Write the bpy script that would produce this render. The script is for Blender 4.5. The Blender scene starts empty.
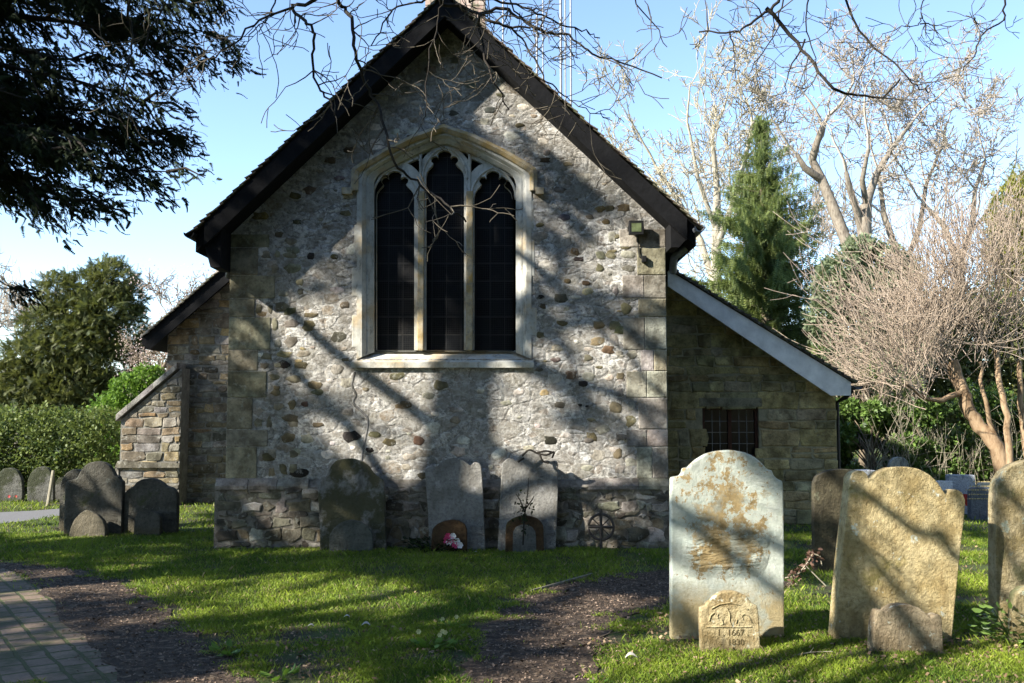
import bpy, bmesh, math, random
import numpy as np
from mathutils import Vector, Matrix
from mathutils.geometry import tessellate_polygon
R = math.radians
rng = np.random.default_rng(7)
random.seed(7)
sc = bpy.context.scene
C = sc.collection

# ------------------------------------------------------------------ camera, sky, sun, exposure
F, PITCH, EYE = 950.0, R(4.24), 1.7
cam = bpy.data.cameras.new('camera'); cam.sensor_width = 36; cam.lens = F*36/1024
cam.clip_start = .1; cam.clip_end = 2000
co = bpy.data.objects.new('camera', cam); C.objects.link(co)
co.location = (0, 0, EYE); co.rotation_euler = (R(90)+PITCH, 0, 0); sc.camera = co
SUN_AZ, SUN_EL = R(60), R(32)          # azimuth to the left of straight-behind-the-camera
w = bpy.data.worlds.new('World'); sc.world = w; w.use_nodes = True
sky = w.node_tree.nodes.new('ShaderNodeTexSky'); sky.sky_type = 'NISHITA'; sky.sun_disc = False
sky.sun_elevation = SUN_EL; sky.sun_rotation = R(180)+SUN_AZ; sky.air_density = .85; sky.dust_density = 0.0; sky.ozone_density = 1.6
w.node_tree.links.new(sky.outputs[0], w.node_tree.nodes['Background'].inputs[0])
w.node_tree.nodes['Background'].inputs[1].default_value = .122
sd = Vector((-math.sin(SUN_AZ)*math.cos(SUN_EL), -math.cos(SUN_AZ)*math.cos(SUN_EL), math.sin(SUN_EL)))
sl = bpy.data.lights.new('sun', 'SUN'); sl.energy = 4.8; sl.angle = R(.53); sl.color = (1, .95, .86)
so = bpy.data.objects.new('sun', sl); C.objects.link(so); so.rotation_euler = sd.to_track_quat('Z', 'Y').to_euler(); so.location = (-20, -10, 20)
sc.view_settings.view_transform = 'Standard'; sc.view_settings.look = 'None'; sc.view_settings.gamma = 1
sc.view_settings.exposure = 1.62
sc.cycles.max_bounces = 6; sc.cycles.diffuse_bounces = 3; sc.cycles.transparent_max_bounces = 6
try: sc.cycles.use_denoising = True
except Exception: pass

# ------------------------------------------------------------------ measuring helpers: photo position + depth -> place
cP, sP = math.cos(PITCH), math.sin(PITCH)
def P(px, py, Y):
    u = (px-512)/F; v = (341.5-py)/F
    k = Y/(cP-v*sP)
    return Vector((u*k, Y, EYE+(sP+v*cP)*k))
def G(px, py, z=0):
    u = (px-512)/F; v = (341.5-py)/F
    k = (z-EYE)/(sP+v*cP)
    return Vector((u*k, (cP-v*sP)*k, z))

# ------------------------------------------------------------------ object helpers
def tag(o, label=None, cat=None, group=None, kind=None):
    if label: o['label'] = label
    if cat: o['category'] = cat
    if group: o['group'] = group
    if kind: o['kind'] = kind
    return o
def empty(name, loc=(0, 0, 0)):
    o = bpy.data.objects.new(name, None); C.objects.link(o); o.location = loc; o.empty_display_size = .2
    return o
def link(name, me, mat, parent=None, loc=None):
    o = bpy.data.objects.new(name, me); C.objects.link(o)
    if mat: me.materials.append(mat)
    if parent: o.parent = parent
    if loc is not None: o.location = loc
    return o
def np_mesh(name, V, polys, col=None, smooth=False):
    """V (n,3); polys list of (m,k) index arrays; col (n,3|4)"""
    me = bpy.data.meshes.new(name)
    V = np.asarray(V, np.float32)
    me.vertices.add(len(V)); me.vertices.foreach_set('co', V.ravel())
    idx = np.concatenate([p.ravel() for p in polys]).astype(np.int32)
    tot = np.concatenate([np.full(len(p), p.shape[1]) for p in polys]).astype(np.int32)
    st = np.concatenate([[0], np.cumsum(tot)[:-1]]).astype(np.int32)
    me.loops.add(len(idx)); me.loops.foreach_set('vertex_index', idx)
    me.polygons.add(len(tot)); me.polygons.foreach_set('loop_start', st)
    if smooth: me.polygons.foreach_set('use_smooth', np.ones(len(tot), bool))
    me.update(calc_edges=True)
    if col is not None:
        c = np.ones((len(V), 4), np.float32); c[:, :col.shape[1]] = col
        a = me.color_attributes.new('tint', 'FLOAT_COLOR', 'POINT'); a.data.foreach_set('color', c.ravel())
    return me
class MB:
    def __init__(s): s.v = []; s.f = []; s.c = []
    def add(s, vs, fs, col=(1, 1, 1)):
        b = len(s.v); s.v += [tuple(v) for v in vs]; s.f += [tuple(b+i for i in f) for f in fs]; s.c += [col]*len(vs)
    def box(s, x0, x1, y0, y1, z0, z1, col=(1, 1, 1)):
        s.add([(x0,y0,z0),(x1,y0,z0),(x1,y1,z0),(x0,y1,z0),(x0,y0,z1),(x1,y0,z1),(x1,y1,z1),(x0,y1,z1)],
              [(0,3,2,1),(4,5,6,7),(0,1,5,4),(1,2,6,5),(2,3,7,6),(3,0,4,7)], col)
    def prism(s, poly, y0, y1, col=(1, 1, 1)):
        """poly of (x,z), pushed from y0 (front) to y1"""
        n = len(poly)
        s.add([(x, y0, z) for x, z in poly]+[(x, y1, z) for x, z in poly],
              [tuple(range(n)), tuple(range(2*n-1, n-1, -1))]+[(i, i+n, (i+1) % n+n, (i+1) % n) for i in range(n)], col)
    def tube(s, pts, r, n=8, col=(1, 1, 1)):
        V, Q = tubes([np.array(pts, float)], [np.full(len(pts), r) if np.isscalar(r) else np.array(r)], n)
        s.add(V.tolist(), [tuple(q) for q in Q.tolist()]+[tuple(range(n-1, -1, -1)), tuple(len(V)-n+i for i in range(n))], col)
    def build(s, name, mat, parent=None, smooth=False, bevel=0):
        me = bpy.data.meshes.new(name); me.from_pydata(s.v, [], s.f)
        a = me.color_attributes.new('tint', 'FLOAT_COLOR', 'POINT')
        a.data.foreach_set('color', np.array([list(c)[:3]+[1] for c in s.c], np.float32).ravel())
        bm = bmesh.new(); bm.from_mesh(me); bmesh.ops.recalc_face_normals(bm, faces=bm.faces)
        if bevel: bmesh.ops.bevel(bm, geom=bm.edges[:], offset=bevel, segments=2, affect='EDGES', profile=.6)
        bm.to_mesh(me); bm.free()
        if smooth: me.polygons.foreach_set('use_smooth', np.ones(len(me.polygons), bool))
        me.update()
        return link(name, me, mat, parent)
def tubes(paths, radii, n=5):
    """many tapered tubes in one go; paths grouped by point count"""
    Vs, Qs, base = [], [], 0
    groups = {}
    for i, p in enumerate(paths): groups.setdefault(len(p), []).append(i)
    ang = np.arange(n)*2*np.pi/n
    for m, ids in groups.items():
        A = np.stack([paths[i] for i in ids]); Rr = np.stack([radii[i] for i in ids])   # K,m,3
        T = np.gradient(A, axis=1); T /= np.linalg.norm(T, axis=2, keepdims=True)+1e-9
        mean = T.mean(axis=1); ref = np.where(np.abs(mean[:, 2:3]) < .7, [[0, 0, 1.]], [[1., 0, 0]])
        U = np.cross(T, ref[:, None, :]); U /= np.linalg.norm(U, axis=2, keepdims=True)+1e-9
        W = np.cross(T, U)
        V = A[:, :, None, :]+Rr[:, :, None, None]*(np.cos(ang)[None, None, :, None]*U[:, :, None, :]+np.sin(ang)[None, None, :, None]*W[:, :, None, :])
        K = len(ids); Vs.append(V.reshape(-1, 3))
        k = np.arange(K)[:, None, None]*m*n; j = np.arange(m-1)[None, :, None]*n; a = np.arange(n)[None, None, :]
        a2 = (a+1) % n
        q = np.stack([k+j+a, k+j+a2, k+j+n+a2, k+j+n+a], -1).reshape(-1, 4)+base
        Qs.append(q); base += K*m*n
    return np.concatenate(Vs), np.concatenate(Qs)
def catmull(pts, k=4):
    p = [Vector(q) for q in pts]; p = [p[0]*2-p[1]]+p+[p[-1]*2-p[-2]]; out = []
    for i in range(1, len(p)-2):
        for j in range(k):
            t = j/k
            out.append(.5*((2*p[i])+(p[i+1]-p[i-1])*t+(2*p[i-1]-5*p[i]+4*p[i+1]-p[i+2])*t*t+(3*p[i]-p[i-1]-3*p[i+1]+p[i+2])*t**3))
    out.append(p[-2]); return out
def chaikin(poly, it=2, r=.22, keep=2):
    """soften a closed outline but leave its last `keep` corners (the foot) alone"""
    n = len(poly)
    pts = [(p, i >= n-keep or i == 0) for i, p in enumerate(poly)]
    for _ in range(it):
        out = []; n = len(pts)
        for i in range(n):
            p, k = pts[i]; q = pts[(i+1) % n][0]; o = pts[i-1][0]
            if k: out.append((p, True)); continue
            out.append(((p[0]+(o[0]-p[0])*r, p[1]+(o[1]-p[1])*r), False))
            out.append(((p[0]+(q[0]-p[0])*r, p[1]+(q[1]-p[1])*r), False))
        pts = out
    return [p for p, _ in pts]
def noise2(x, y, s=1.0, seed=0):
    return (np.sin(x*1.7*s+seed)+np.sin(y*2.3*s+1.3*seed+.7)+np.sin((x+y)*1.1*s+2.1)+np.sin((x*.8-y*1.9)*1.6*s+seed*.3)+np.sin((x*2.9+y*.7)*1.3*s+seed*2))/5
def gz(x, y):
    x = np.asarray(x, float); y = np.asarray(y, float)
    fade = np.clip((26-np.abs(y-8))/8, 0, 1)*np.clip((22-np.abs(x))/8, 0, 1)
    return .03*noise2(x, y, .55, 3)*fade
def inpoly(x, y, poly):
    r = np.zeros(len(x), bool); n = len(poly)
    for i in range(n):
        x0, y0 = poly[i][0], poly[i][1]; x1, y1 = poly[(i+1) % n][0], poly[(i+1) % n][1]
        c = ((y0 > y) != (y1 > y)) & (x < (x1-x0)*(y-y0)/((y1-y0) if y1 != y0 else 1e-9)+x0)
        r ^= c
    return r

# ------------------------------------------------------------------ material helper
class NB:
    def __init__(s, name):
        s.m = bpy.data.materials.new(name); s.m.use_nodes = True; s.nt = s.m.node_tree; s.b = s.nt.nodes['Principled BSDF']
        s.b.inputs['Roughness'].default_value = .9; s.b.inputs['Specular IOR Level'].default_value = .25
        s.tc = s.nt.nodes.new('ShaderNodeTexCoord')
    def put(s, sock, v):
        if isinstance(v, bpy.types.NodeSocket): s.nt.links.new(v, sock)
        else:
            if isinstance(v, (tuple, list)) and len(v) == 3 and sock.type == 'RGBA': v = (*v, 1)
            sock.default_value = v
    def map(s, scale=(1, 1, 1), loc=(0, 0, 0), rot=(0, 0, 0), src='Object', vec=None):
        n = s.nt.nodes.new('ShaderNodeMapping'); s.put(n.inputs[0], vec or s.tc.outputs[src])
        n.inputs['Scale'].default_value = scale; n.inputs['Location'].default_value = loc; n.inputs['Rotation'].default_value = rot
        return n.outputs[0]
    def noise(s, scale, detail=4, rough=.55, vec=None, dist=0, out='Fac'):
        n = s.nt.nodes.new('ShaderNodeTexNoise'); s.put(n.inputs['Vector'], vec or s.tc.outputs['Object'])
        n.inputs['Scale'].default_value = scale; n.inputs['Detail'].default_value = detail; n.inputs['Roughness'].default_value = rough; n.inputs['Distortion'].default_value = dist
        return n.outputs[out]
    def vor(s, scale, vec=None, feat='F1', rand=1, out='Distance'):
        n = s.nt.nodes.new('ShaderNodeTexVoronoi'); n.feature = feat; s.put(n.inputs['Vector'], vec or s.tc.outputs['Object'])
        n.inputs['Scale'].default_value = scale; n.inputs['Randomness'].default_value = rand
        return n.outputs[out]
    def ramp(s, fac, stops, interp='LINEAR'):
        n = s.nt.nodes.new('ShaderNodeValToRGB'); s.put(n.inputs[0], fac); e = n.color_ramp.elements; n.color_ramp.interpolation = interp
        while len(e) < len(stops): e.new(.5)
        for i, (p, c) in enumerate(stops):
            e[i].position = p; c = (c, c, c) if np.isscalar(c) else c; e[i].color = (*c, 1)
        return n.outputs[0]
    def mix(s, fac, a, b, mode='MIX'):
        n = s.nt.nodes.new('ShaderNodeMix'); n.data_type = 'RGBA'; n.blend_type = mode
        s.put(n.inputs[0], fac); s.put(n.inputs[6], a); s.put(n.inputs[7], b); return n.outputs[2]
    def math(s, op, a, b=0, c=0, clamp=False):
        n = s.nt.nodes.new('ShaderNodeMath'); n.operation = op; n.use_clamp = clamp
        s.put(n.inputs[0], a); s.put(n.inputs[1], b); s.put(n.inputs[2], c); return n.outputs[0]
    def attr(s, name='tint', out='Color'):
        n = s.nt.nodes.new('ShaderNodeAttribute'); n.attribute_name = name; return n.outputs[out]
    def sep(s, vec=None):
        n = s.nt.nodes.new('ShaderNodeSeparateXYZ'); s.put(n.inputs[0], vec or s.tc.outputs['Object']); return n.outputs
    def warp(s, vec, scale, amt):
        n = s.nt.nodes.new('ShaderNodeVectorMath'); n.operation = 'MULTIPLY_ADD'
        s.put(n.inputs[0], s.noise(scale, 3, .6, vec, out='Color')); n.inputs[1].default_value = (amt,)*3; s.put(n.inputs[2], vec); return n.outputs[0]
    def bump(s, h, strength=.6, dist=.02):
        n = s.nt.nodes.new('ShaderNodeBump'); n.inputs['Strength'].default_value = strength; n.inputs['Distance'].default_value = dist
        s.put(n.inputs['Height'], h)
        if s.b.inputs['Normal'].is_linked: s.put(n.inputs['Normal'], s.b.inputs['Normal'].links[0].from_socket)
        s.put(s.b.inputs['Normal'], n.outputs[0])
    def base(s, c): s.put(s.b.inputs['Base Color'], c); return s
    def rough(s, r): s.put(s.b.inputs['Roughness'], r); return s

def simple(name, col, rough=.8, var=.25, scale=12, bump=.2, metal=0):
    n = NB(name); f = n.noise(scale, 5, .6)
    n.base(n.mix(n.ramp(f, [(.3, 0), (.7, 1)]), tuple(c*(1-var) for c in col), tuple(min(1, c*(1+var)) for c in col)))
    n.rough(rough); n.b.inputs['Metallic'].default_value = metal
    if bump: n.bump(f, bump, .01)
    return n.m

def leaf_mat(name, c0, c1, trans=.35, rough=.55):
    n = NB(name); t = n.sep(n.attr())[0]
    col = n.mix(t, c0, c1); n.base(col); n.rough(rough)
    tr = n.nt.nodes.new('ShaderNodeBsdfTranslucent'); n.put(tr.inputs[0], n.mix(.5, col, (c1[0]*1.4, c1[1]*1.5, c1[2]), 'MIX'))
    mx = n.nt.nodes.new('ShaderNodeMixShader'); mx.inputs[0].default_value = trans
    n.nt.links.new(n.b.outputs[0], mx.inputs[1]); n.nt.links.new(tr.outputs[0], mx.inputs[2])
    n.nt.links.new(mx.outputs[0], n.nt.nodes['Material Output'].inputs[0])
    return n.m
def bark_mat(name, c0, c1, scale=14):
    n = NB(name); v = n.map((1, 1, .3)); f = n.noise(scale, 6, .65, v); g = n.noise(3, 4, .6)
    n.base(n.mix(n.ramp(f, [(.35, 0), (.65, 1)]), c0, c1)); n.base(n.mix(n.ramp(g, [(.5, 0), (.7, .6)]), n.b.inputs['Base Color'].links[0].from_socket, tuple((a+b)/2*1.4 for a, b in zip(c0, c1))))
    n.bump(f, .5, .02); return n.m

# stones with a colour of their own, weathered
def block_mat(name, dirt=.5, lich=(.36, .36, .30), sat=1):
    n = NB(name); f = n.noise(5, 6, .62); g = n.noise(38, 5, .65); h = n.noise(1.3, 4, .6)
    c = n.mix(n.ramp(f, [(.38, 0), (.62, 1)]), n.mix(1, n.attr(), (.5, .47, .42), 'MULTIPLY'), n.mix(1, n.attr(), (1.45, 1.42, 1.36), 'MULTIPLY'))
    c = n.mix(n.ramp(n.noise(11, 5, .7), [(.56, 0), (.66, .55)]), c, lich)
    c = n.mix(n.ramp(h, [(.48, 0), (.66, dirt)]), c, (.055, .052, .04))
    c = n.mix(n.ramp(g, [(.2, .75), (.5, 0)]), c, (.05, .045, .035))
    n.base(c); n.rough(.93); n.bump(n.math('ADD', n.math('MULTIPLY', f, .8), n.math('MULTIPLY', g, .45)), .8, .03)
    return n.m
def render_mat():
    """chancel gable: lime render slobbered over rubble, stones peeping through"""
    n = NB('limewashed_rubble'); o = n.tc.outputs['Object']
    wv = n.warp(n.map((1, 1, 1.45)), 3.5, .16)
    e = n.vor(4.6, wv, 'DISTANCE_TO_EDGE'); cc = n.sep(n.vor(4.6, wv, 'F1', out='Color'))
    e2 = n.vor(9.5, n.warp(n.map((1, 1, 1.3), (5, 3, 2)), 6, .1), 'DISTANCE_TO_EDGE'); cc2 = n.sep(n.vor(9.5, n.warp(n.map((1, 1, 1.3), (5, 3, 2)), 6, .1), 'F1', out='Color'))
    big = n.noise(.9, 3, .5); mid = n.noise(3.2, 5, .65); fine = n.noise(26, 6, .7); pit = n.noise(60, 4, .7)
    # how far each stone is uncovered
    thr = n.math('ADD', n.math('MULTIPLY', big, 1.1), -.13)
    vis = n.math('MULTIPLY', n.math('GREATER_THAN', n.math('ADD', thr, .1), cc[0]), n.ramp(n.math('ADD', e, n.math('MULTIPLY', mid, .1)), [(.085, 0), (.15, 1)]))
    vis2 = n.math('MULTIPLY', n.math('GREATER_THAN', n.math('ADD', thr, .02), cc2[1]), n.ramp(n.math('ADD', e2, n.math('MULTIPLY', fine, .1)), [(.10, 0), (.17, 1)]))
    stone = n.ramp(cc[1], [(0, (.20, .175, .11)), (.3, (.32, .29, .23)), (.5, (.25, .225, .19)), (.7, (.38, .34, .28)), (.88, (.13, .115, .08)), (1, (.32, .22, .11))])
    stone = n.mix(n.ramp(fine, [(.35, 0), (.65, .7)]), stone, (.38, .36, .33))
    stone2 = n.ramp(cc2[2], [(0, (.34, .31, .27)), (.5, (.22, .20, .16)), (.8, (.27, .19, .12)), (1, (.09, .08, .065))])
    mort = n.mix(n.ramp(mid, [(.36, 0), (.64, 1)]), (.50, .465, .40), (.80, .77, .70))
    blot = n.noise(11, 9, .78, n.map((1, 1, 1.3)))
    mort = n.mix(n.ramp(blot, [(.40, .8), (.50, 0)]), mort, (.17, .16, .14)); mort = n.mix(n.ramp(blot, [(.52, 0), (.62, .8)]), mort, (.80, .78, .73))
    mort = n.mix(n.ramp(fine, [(.36, .85), (.52, 0)]), mort, (.18, .165, .145))
    mort = n.mix(n.ramp(n.noise(8, 5, .7), [(.52, 0), (.66, .7)]), mort, (.70, .685, .66))
    mort = n.mix(n.ramp(pit, [(.26, .9), (.4, 0)]), mort, (.08, .075, .065))
    c = n.mix(n.math('MULTIPLY', vis2, .5), mort, stone2); c = n.mix(n.math('MULTIPLY', vis, .62), c, stone)
    edge = n.math('MULTIPLY', n.ramp(e, [(.0, 1), (.055, 0)]), n.ramp(n.noise(2.4, 4, .6), [(.42, 0), (.58, .55)])); c = n.mix(edge, c, (.13, .12, .10))
    # damp foot of the wall
    z = n.sep()[2]
    foot = n.ramp(n.math('ADD', n.math('MULTIPLY', z, .5), n.math('MULTIPLY', n.noise(2.2, 4, .6), .5)), [(.28, .8), (.55, 0)])
    c = n.mix(foot, c, (.09, .085, .075))
    c = n.mix(n.ramp(n.noise(1.6, 5, .6, n.map((1, 1, .5), (3, 0, 0))), [(.5, 0), (.68, .4)]), c, (.17, .16, .14))
    n.base(c); n.rough(.95)
    hh = n.math('ADD', n.math('MULTIPLY', vis, -.12), n.math('MULTIPLY', mid, .8))
    hh = n.math('ADD', hh, n.math('MULTIPLY', fine, .4)); hh = n.math('ADD', hh, n.math('MULTIPLY', blot, .7)); hh = n.math('ADD', hh, n.math('MULTIPLY', n.ramp(e, [(0, 0), (.12, 1)]), .3)); hh = n.math('ADD', hh, n.math('MULTIPLY', n.ramp(pit, [(.3, 0), (.45, 1)]), .18))
    n.bump(hh, 1, .07); return n.m
def mortar_mat(name, c0=(.22, .2, .16), c1=(.38, .36, .31)):
    n = NB(name); f = n.noise(9, 6, .68); n.base(n.mix(n.ramp(f, [(.35, 0), (.65, 1)]), c0, c1)); n.bump(f, .7, .03); return n.m
def tile_mat(name, c0, c1):
    n = NB(name); v = n.sep(n.attr()); f = n.noise(9, 6, .65)
    c = n.mix(v[0], c0, c1); c = n.mix(n.ramp(f, [(.45, 0), (.62, .8)]), c, (.10, .11, .05)); c = n.mix(n.ramp(n.noise(25, 5, .7), [(.55, 0), (.63, .6)]), c, (.33, .33, .28))
    n.base(c); n.bump(f, .5, .02); return n.m

M = dict(
 render=render_mat(), quoin=block_mat('ashlar_quoins', .35), coursed=block_mat('sandstone_courses', .35, (.44, .42, .36)), olive=block_mat('mossy_courses', .25, (.24, .23, .15)),
 mortar=mortar_mat('lime_mortar', (.12, .11, .09), (.24, .225, .19)), mortar_foot=mortar_mat('damp_mortar', (.08, .07, .055), (.22, .2, .17)), mortar_dark=mortar_mat('old_mortar', (.2, .185, .12), (.34, .31, .21)),
 tar=simple('tarred_board', (.004, .004, .0045), .95, .5, 9, 1), tiles=tile_mat('clay_tiles', (.06, .045, .035), (.13, .095, .07)), tiles_pale=tile_mat('weathered_tiles', (.30, .25, .2), (.42, .37, .31)),
 white=simple('grey_white_paint', (.74, .72, .68), .7, .22, 5, .3), metal_black=simple('black_iron', (.012, .012, .012), .5, .3, 20, .1), brown_frame=simple('brown_frame', (.05, .018, .012), .5, .2, 20, .1),
 shingle=tile_mat('pale_shingle', (.33, .22, .17), (.48, .36, .29)), galv=simple('weathered_metal', (.22, .23, .25), .5, .2, 20, 0, .3),
)
def limestone():
    n = NB('window_limestone'); f = n.noise(4, 6, .6); g = n.noise(30, 5, .65)
    c = n.mix(n.ramp(f, [(.35, 0), (.65, 1)]), (.36, .35, .30), (.58, .57, .51)); c = n.mix(n.ramp(n.noise(2.2, 4, .6), [(.5, 0), (.62, .55)]), c, (.42, .28, .11))
    c = n.mix(n.ramp(n.noise(9, 5, .7, n.map((1, 1, .4))), [(.54, 0), (.66, .7)]), c, (.16, .155, .13)); c = n.mix(n.ramp(g, [(.25, .6), (.42, 0)]), c, (.12, .11, .09))
    n.base(c); n.bump(n.math('ADD', f, n.math('MULTIPLY', g, .4)), .5, .02); return n.m
M['lime'] = limestone()
def ochre_lime():
    n = NB('hood_limestone'); f = n.noise(5, 6, .6)
    c = n.mix(n.ramp(f, [(.35, 0), (.65, 1)]), (.36, .25, .09), (.48, .42, .31)); n.base(n.mix(n.ramp(n.noise(14, 5, .7), [(.5, 0), (.64, .8)]), c, (.22, .2, .16))); n.bump(f, .5, .02); return n.m
M['hood'] = ochre_lime()
def leaded():
    n = NB('leaded_glass'); s = n.sep(); 
    def lines(a, sp, wd): return n.math('LESS_THAN', n.math('ABSOLUTE', n.math('SUBTRACT', n.math('FRACT', n.math('MULTIPLY', a, 1/sp)), .5)), wd)
    wire = n.math('MAXIMUM', lines(s[0], .028, .07), lines(s[2], .028, .07)); lead = n.math('MAXIMUM', lines(s[0], .19, .03), lines(s[2], .235, .035))
    c = n.mix(wire, (.004, .004, .0045), (.022, .021, .020)); c = n.mix(lead, c, (.03, .029, .027)); c = n.mix(n.ramp(n.noise(5, 4, .6), [(.55, 0), (.7, .5)]), c, (.02, .018, .016))
    q = n.vor(5.2, n.map((1, 0, .82)), rand=0, out='Color'); qs = n.sep(q); c = n.mix(n.math('MULTIPLY', qs[0], .5), c, (.012, .014, .016)); n.base(c); n.rough(.45); n.b.inputs['Specular IOR Level'].default_value = .1; n.bump(n.math('ADD', n.noise(9, 3, .5), qs[1]), .35, .02); return n.m
M['lead'] = leaded()
def glass_dark():
    n = NB('dark_glass'); n.base((.006, .007, .007)); n.rough(.15); n.b.inputs['Specular IOR Level'].default_value = .12; n.bump(n.noise(3, 2), .1, .01); return n.m
M['glass'] = glass_dark()

# ------------------------------------------------------------------ ground
def ground_mat():
    n = NB('lawn_soil'); f = n.noise(2.2, 6, .65); g = n.noise(30, 5, .7)
    c = n.mix(n.ramp(f, [(.4, 0), (.62, 1)]), (.045, .038, .022), (.05, .07, .016)); c = n.mix(n.ramp(g, [(.55, 0), (.68, .8)]), c, (.10, .075, .05)); c = n.mix(n.ramp(n.noise(1.1, 3), [(.42, .0), (.62, .55)]), c, (.065, .10, .018))
    n.base(c); n.rough(1); n.bump(g, .8, .03); return n.m
def axis(lim, near, step):
    a = list(np.arange(0, near, step)); v = near; s = step
    while v < lim: a.append(v); s *= 1.35; v += s
    a.append(lim); a = np.array(a); return a
gx = axis(900, 24, .3); gx = np.concatenate([-gx[:0:-1], gx]); gy = np.concatenate([-axis(60, 4, .5)[:0:-1], axis(1400, 36, .3)])
X, Y = np.meshgrid(gx, gy); V = np.stack([X, Y, gz(X, Y)], -1).reshape(-1, 3); nx = len(gx)
ii = (np.arange(len(gy)-1)[:, None]*nx+np.arange(nx-1)[None]).ravel()
go = link('ground', np_mesh('ground', V, [np.stack([ii, ii+1, ii+nx+1, ii+nx], 1)], smooth=True), ground_mat()); tag(go, kind='structure')

def strip(name, left, right, dz, mat, nacross=14, per=6, jag=.0):
    """sheet between two world polylines, following the ground"""
    L = catmull([(*p[:2], 0) for p in left], per); Rr = catmull([(*p[:2], 0) for p in right], per); m = len(L)
    A = np.array([[a.x, a.y] for a in L]); B = np.array([[a.x, a.y] for a in Rr]); t = np.linspace(0, 1, nacross)
    XY = A[:, None, :]*(1-t)[None, :, None]+B[:, None, :]*t[None, :, None]
    if jag:
        XY[:, 0] += rng.normal(0, jag, (m, 2)); XY[:, -1] += rng.normal(0, jag, (m, 2))
    Z = gz(XY[..., 0], XY[..., 1])+dz
    V = np.concatenate([XY, Z[..., None]], -1).reshape(-1, 3)
    ii = (np.arange(m-1)[:, None]*nacross+np.arange(nacross-1)[None]).ravel()
    o = link(name, np_mesh(name, V, [np.stack([ii, ii+1, ii+nacross+1, ii+nacross], 1)], smooth=True), mat)
    poly = [tuple(p) for p in A]+[tuple(p) for p in B[::-1]]
    return o, poly
def g2(pts): return [G(a, b)[:2] for a, b in pts]
def soil_mat():
    n = NB('woodchip_soil'); f = n.noise(20, 6, .75); v = n.vor(26, out='Color'); g = n.sep(v)[0]
    c = n.ramp(g, [(0, (.035, .023, .014)), (.5, (.085, .056, .035)), (.85, (.14, .098, .062)), (1, (.22, .16, .105))]); c = n.mix(n.ramp(f, [(.45, .7), (.6, 0)]), c, (.03, .023, .018))
    n.base(c); n.rough(.95); n.bump(n.math('ADD', f, g), .9, .03); return n.m
def brick_mat():
    n = NB('mossy_brick_paving'); th = math.atan2(1.46, 2.04)
    v = n.map((1, 1, 1), rot=(0, 0, R(90)-th)) if False else n.map((1, 1, 1), rot=(0, 0, -(R(90)+th)))
    bt = n.nt.nodes.new('ShaderNodeTexBrick'); n.put(bt.inputs['Vector'], n.warp(v, 5, .045)); bt.inputs['Scale'].default_value = 1
    bt.inputs['Brick Width'].default_value = .23; bt.inputs['Row Height'].default_value = .185; bt.inputs['Mortar Size'].default_value = .017; bt.inputs['Mortar Smooth'].default_value = .35
    bt.inputs['Color1'].default_value = (.15, .105, .072, 1); bt.inputs['Color2'].default_value = (.25, .18, .125, 1); bt.inputs['Mortar'].default_value = (.055, .07, .015, 1)
    f = n.noise(40, 5, .7); c = n.mix(n.ramp(f, [(.3, .6), (.6, 0)]), bt.outputs['Color'], (.09, .075, .06))
    c = n.mix(n.ramp(n.noise(3, 5, .65), [(.46, 0), (.62, .8)]), c, (.055, .06, .02))
    n.base(c); n.rough(.85); n.bump(n.math('ADD', n.math('MULTIPLY', bt.outputs['Fac'], -1), n.math('MULTIPLY', f, .35)), .8, .015); return n.m
def tarmac_mat():
    n = NB('pale_tarmac'); f = n.noise(40, 5, .7); n.base(n.mix(f, (.10, .097, .095), (.19, .185, .18))); n.bump(f, .4, .01); return n.m
# brick path along the left, running away to the pale lane
bp, poly_brick = strip('brick_path', [G(-420, 683)[:2], G(-380, 620)[:2], G(-250, 570)[:2], G(-160, 545)[:2]], g2([(142, 690), (88, 640), (46, 592), (8, 566)]), .008, brick_mat(), 10)
tag(bp, kind='structure')
lane, poly_lane = strip('lane', g2([(-260, 545), (-80, 531), (20, 522), (72, 515), (170, 508.5)]), g2([(-260, 518), (-80, 516), (20, 512), (72, 508.5), (170, 504)]), .006, tarmac_mat(), 6)
tag(lane, kind='structure')
mu, poly_mulch = strip('mulch_border', g2([(142, 700), (90, 645), (55, 600), (20, 572), (-30, 560)]), g2([(275, 700), (210, 645), (165, 610), (120, 582), (60, 565)]), .012, soil_mat(), 16, jag=.04)
tag(mu, kind='structure')
dp, poly_dirt = strip('dirt_path', g2([(450, 700), (465, 668), (482, 640), (505, 612), (535, 592), (592, 578), (668, 571), (735, 566)]), g2([(590, 700), (597, 662), (607, 640), (622, 622), (650, 610), (690, 600), (740, 592), (800, 584)]), .010, soil_mat(), 14, jag=.035)
tag(dp, kind='structure')

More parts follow.
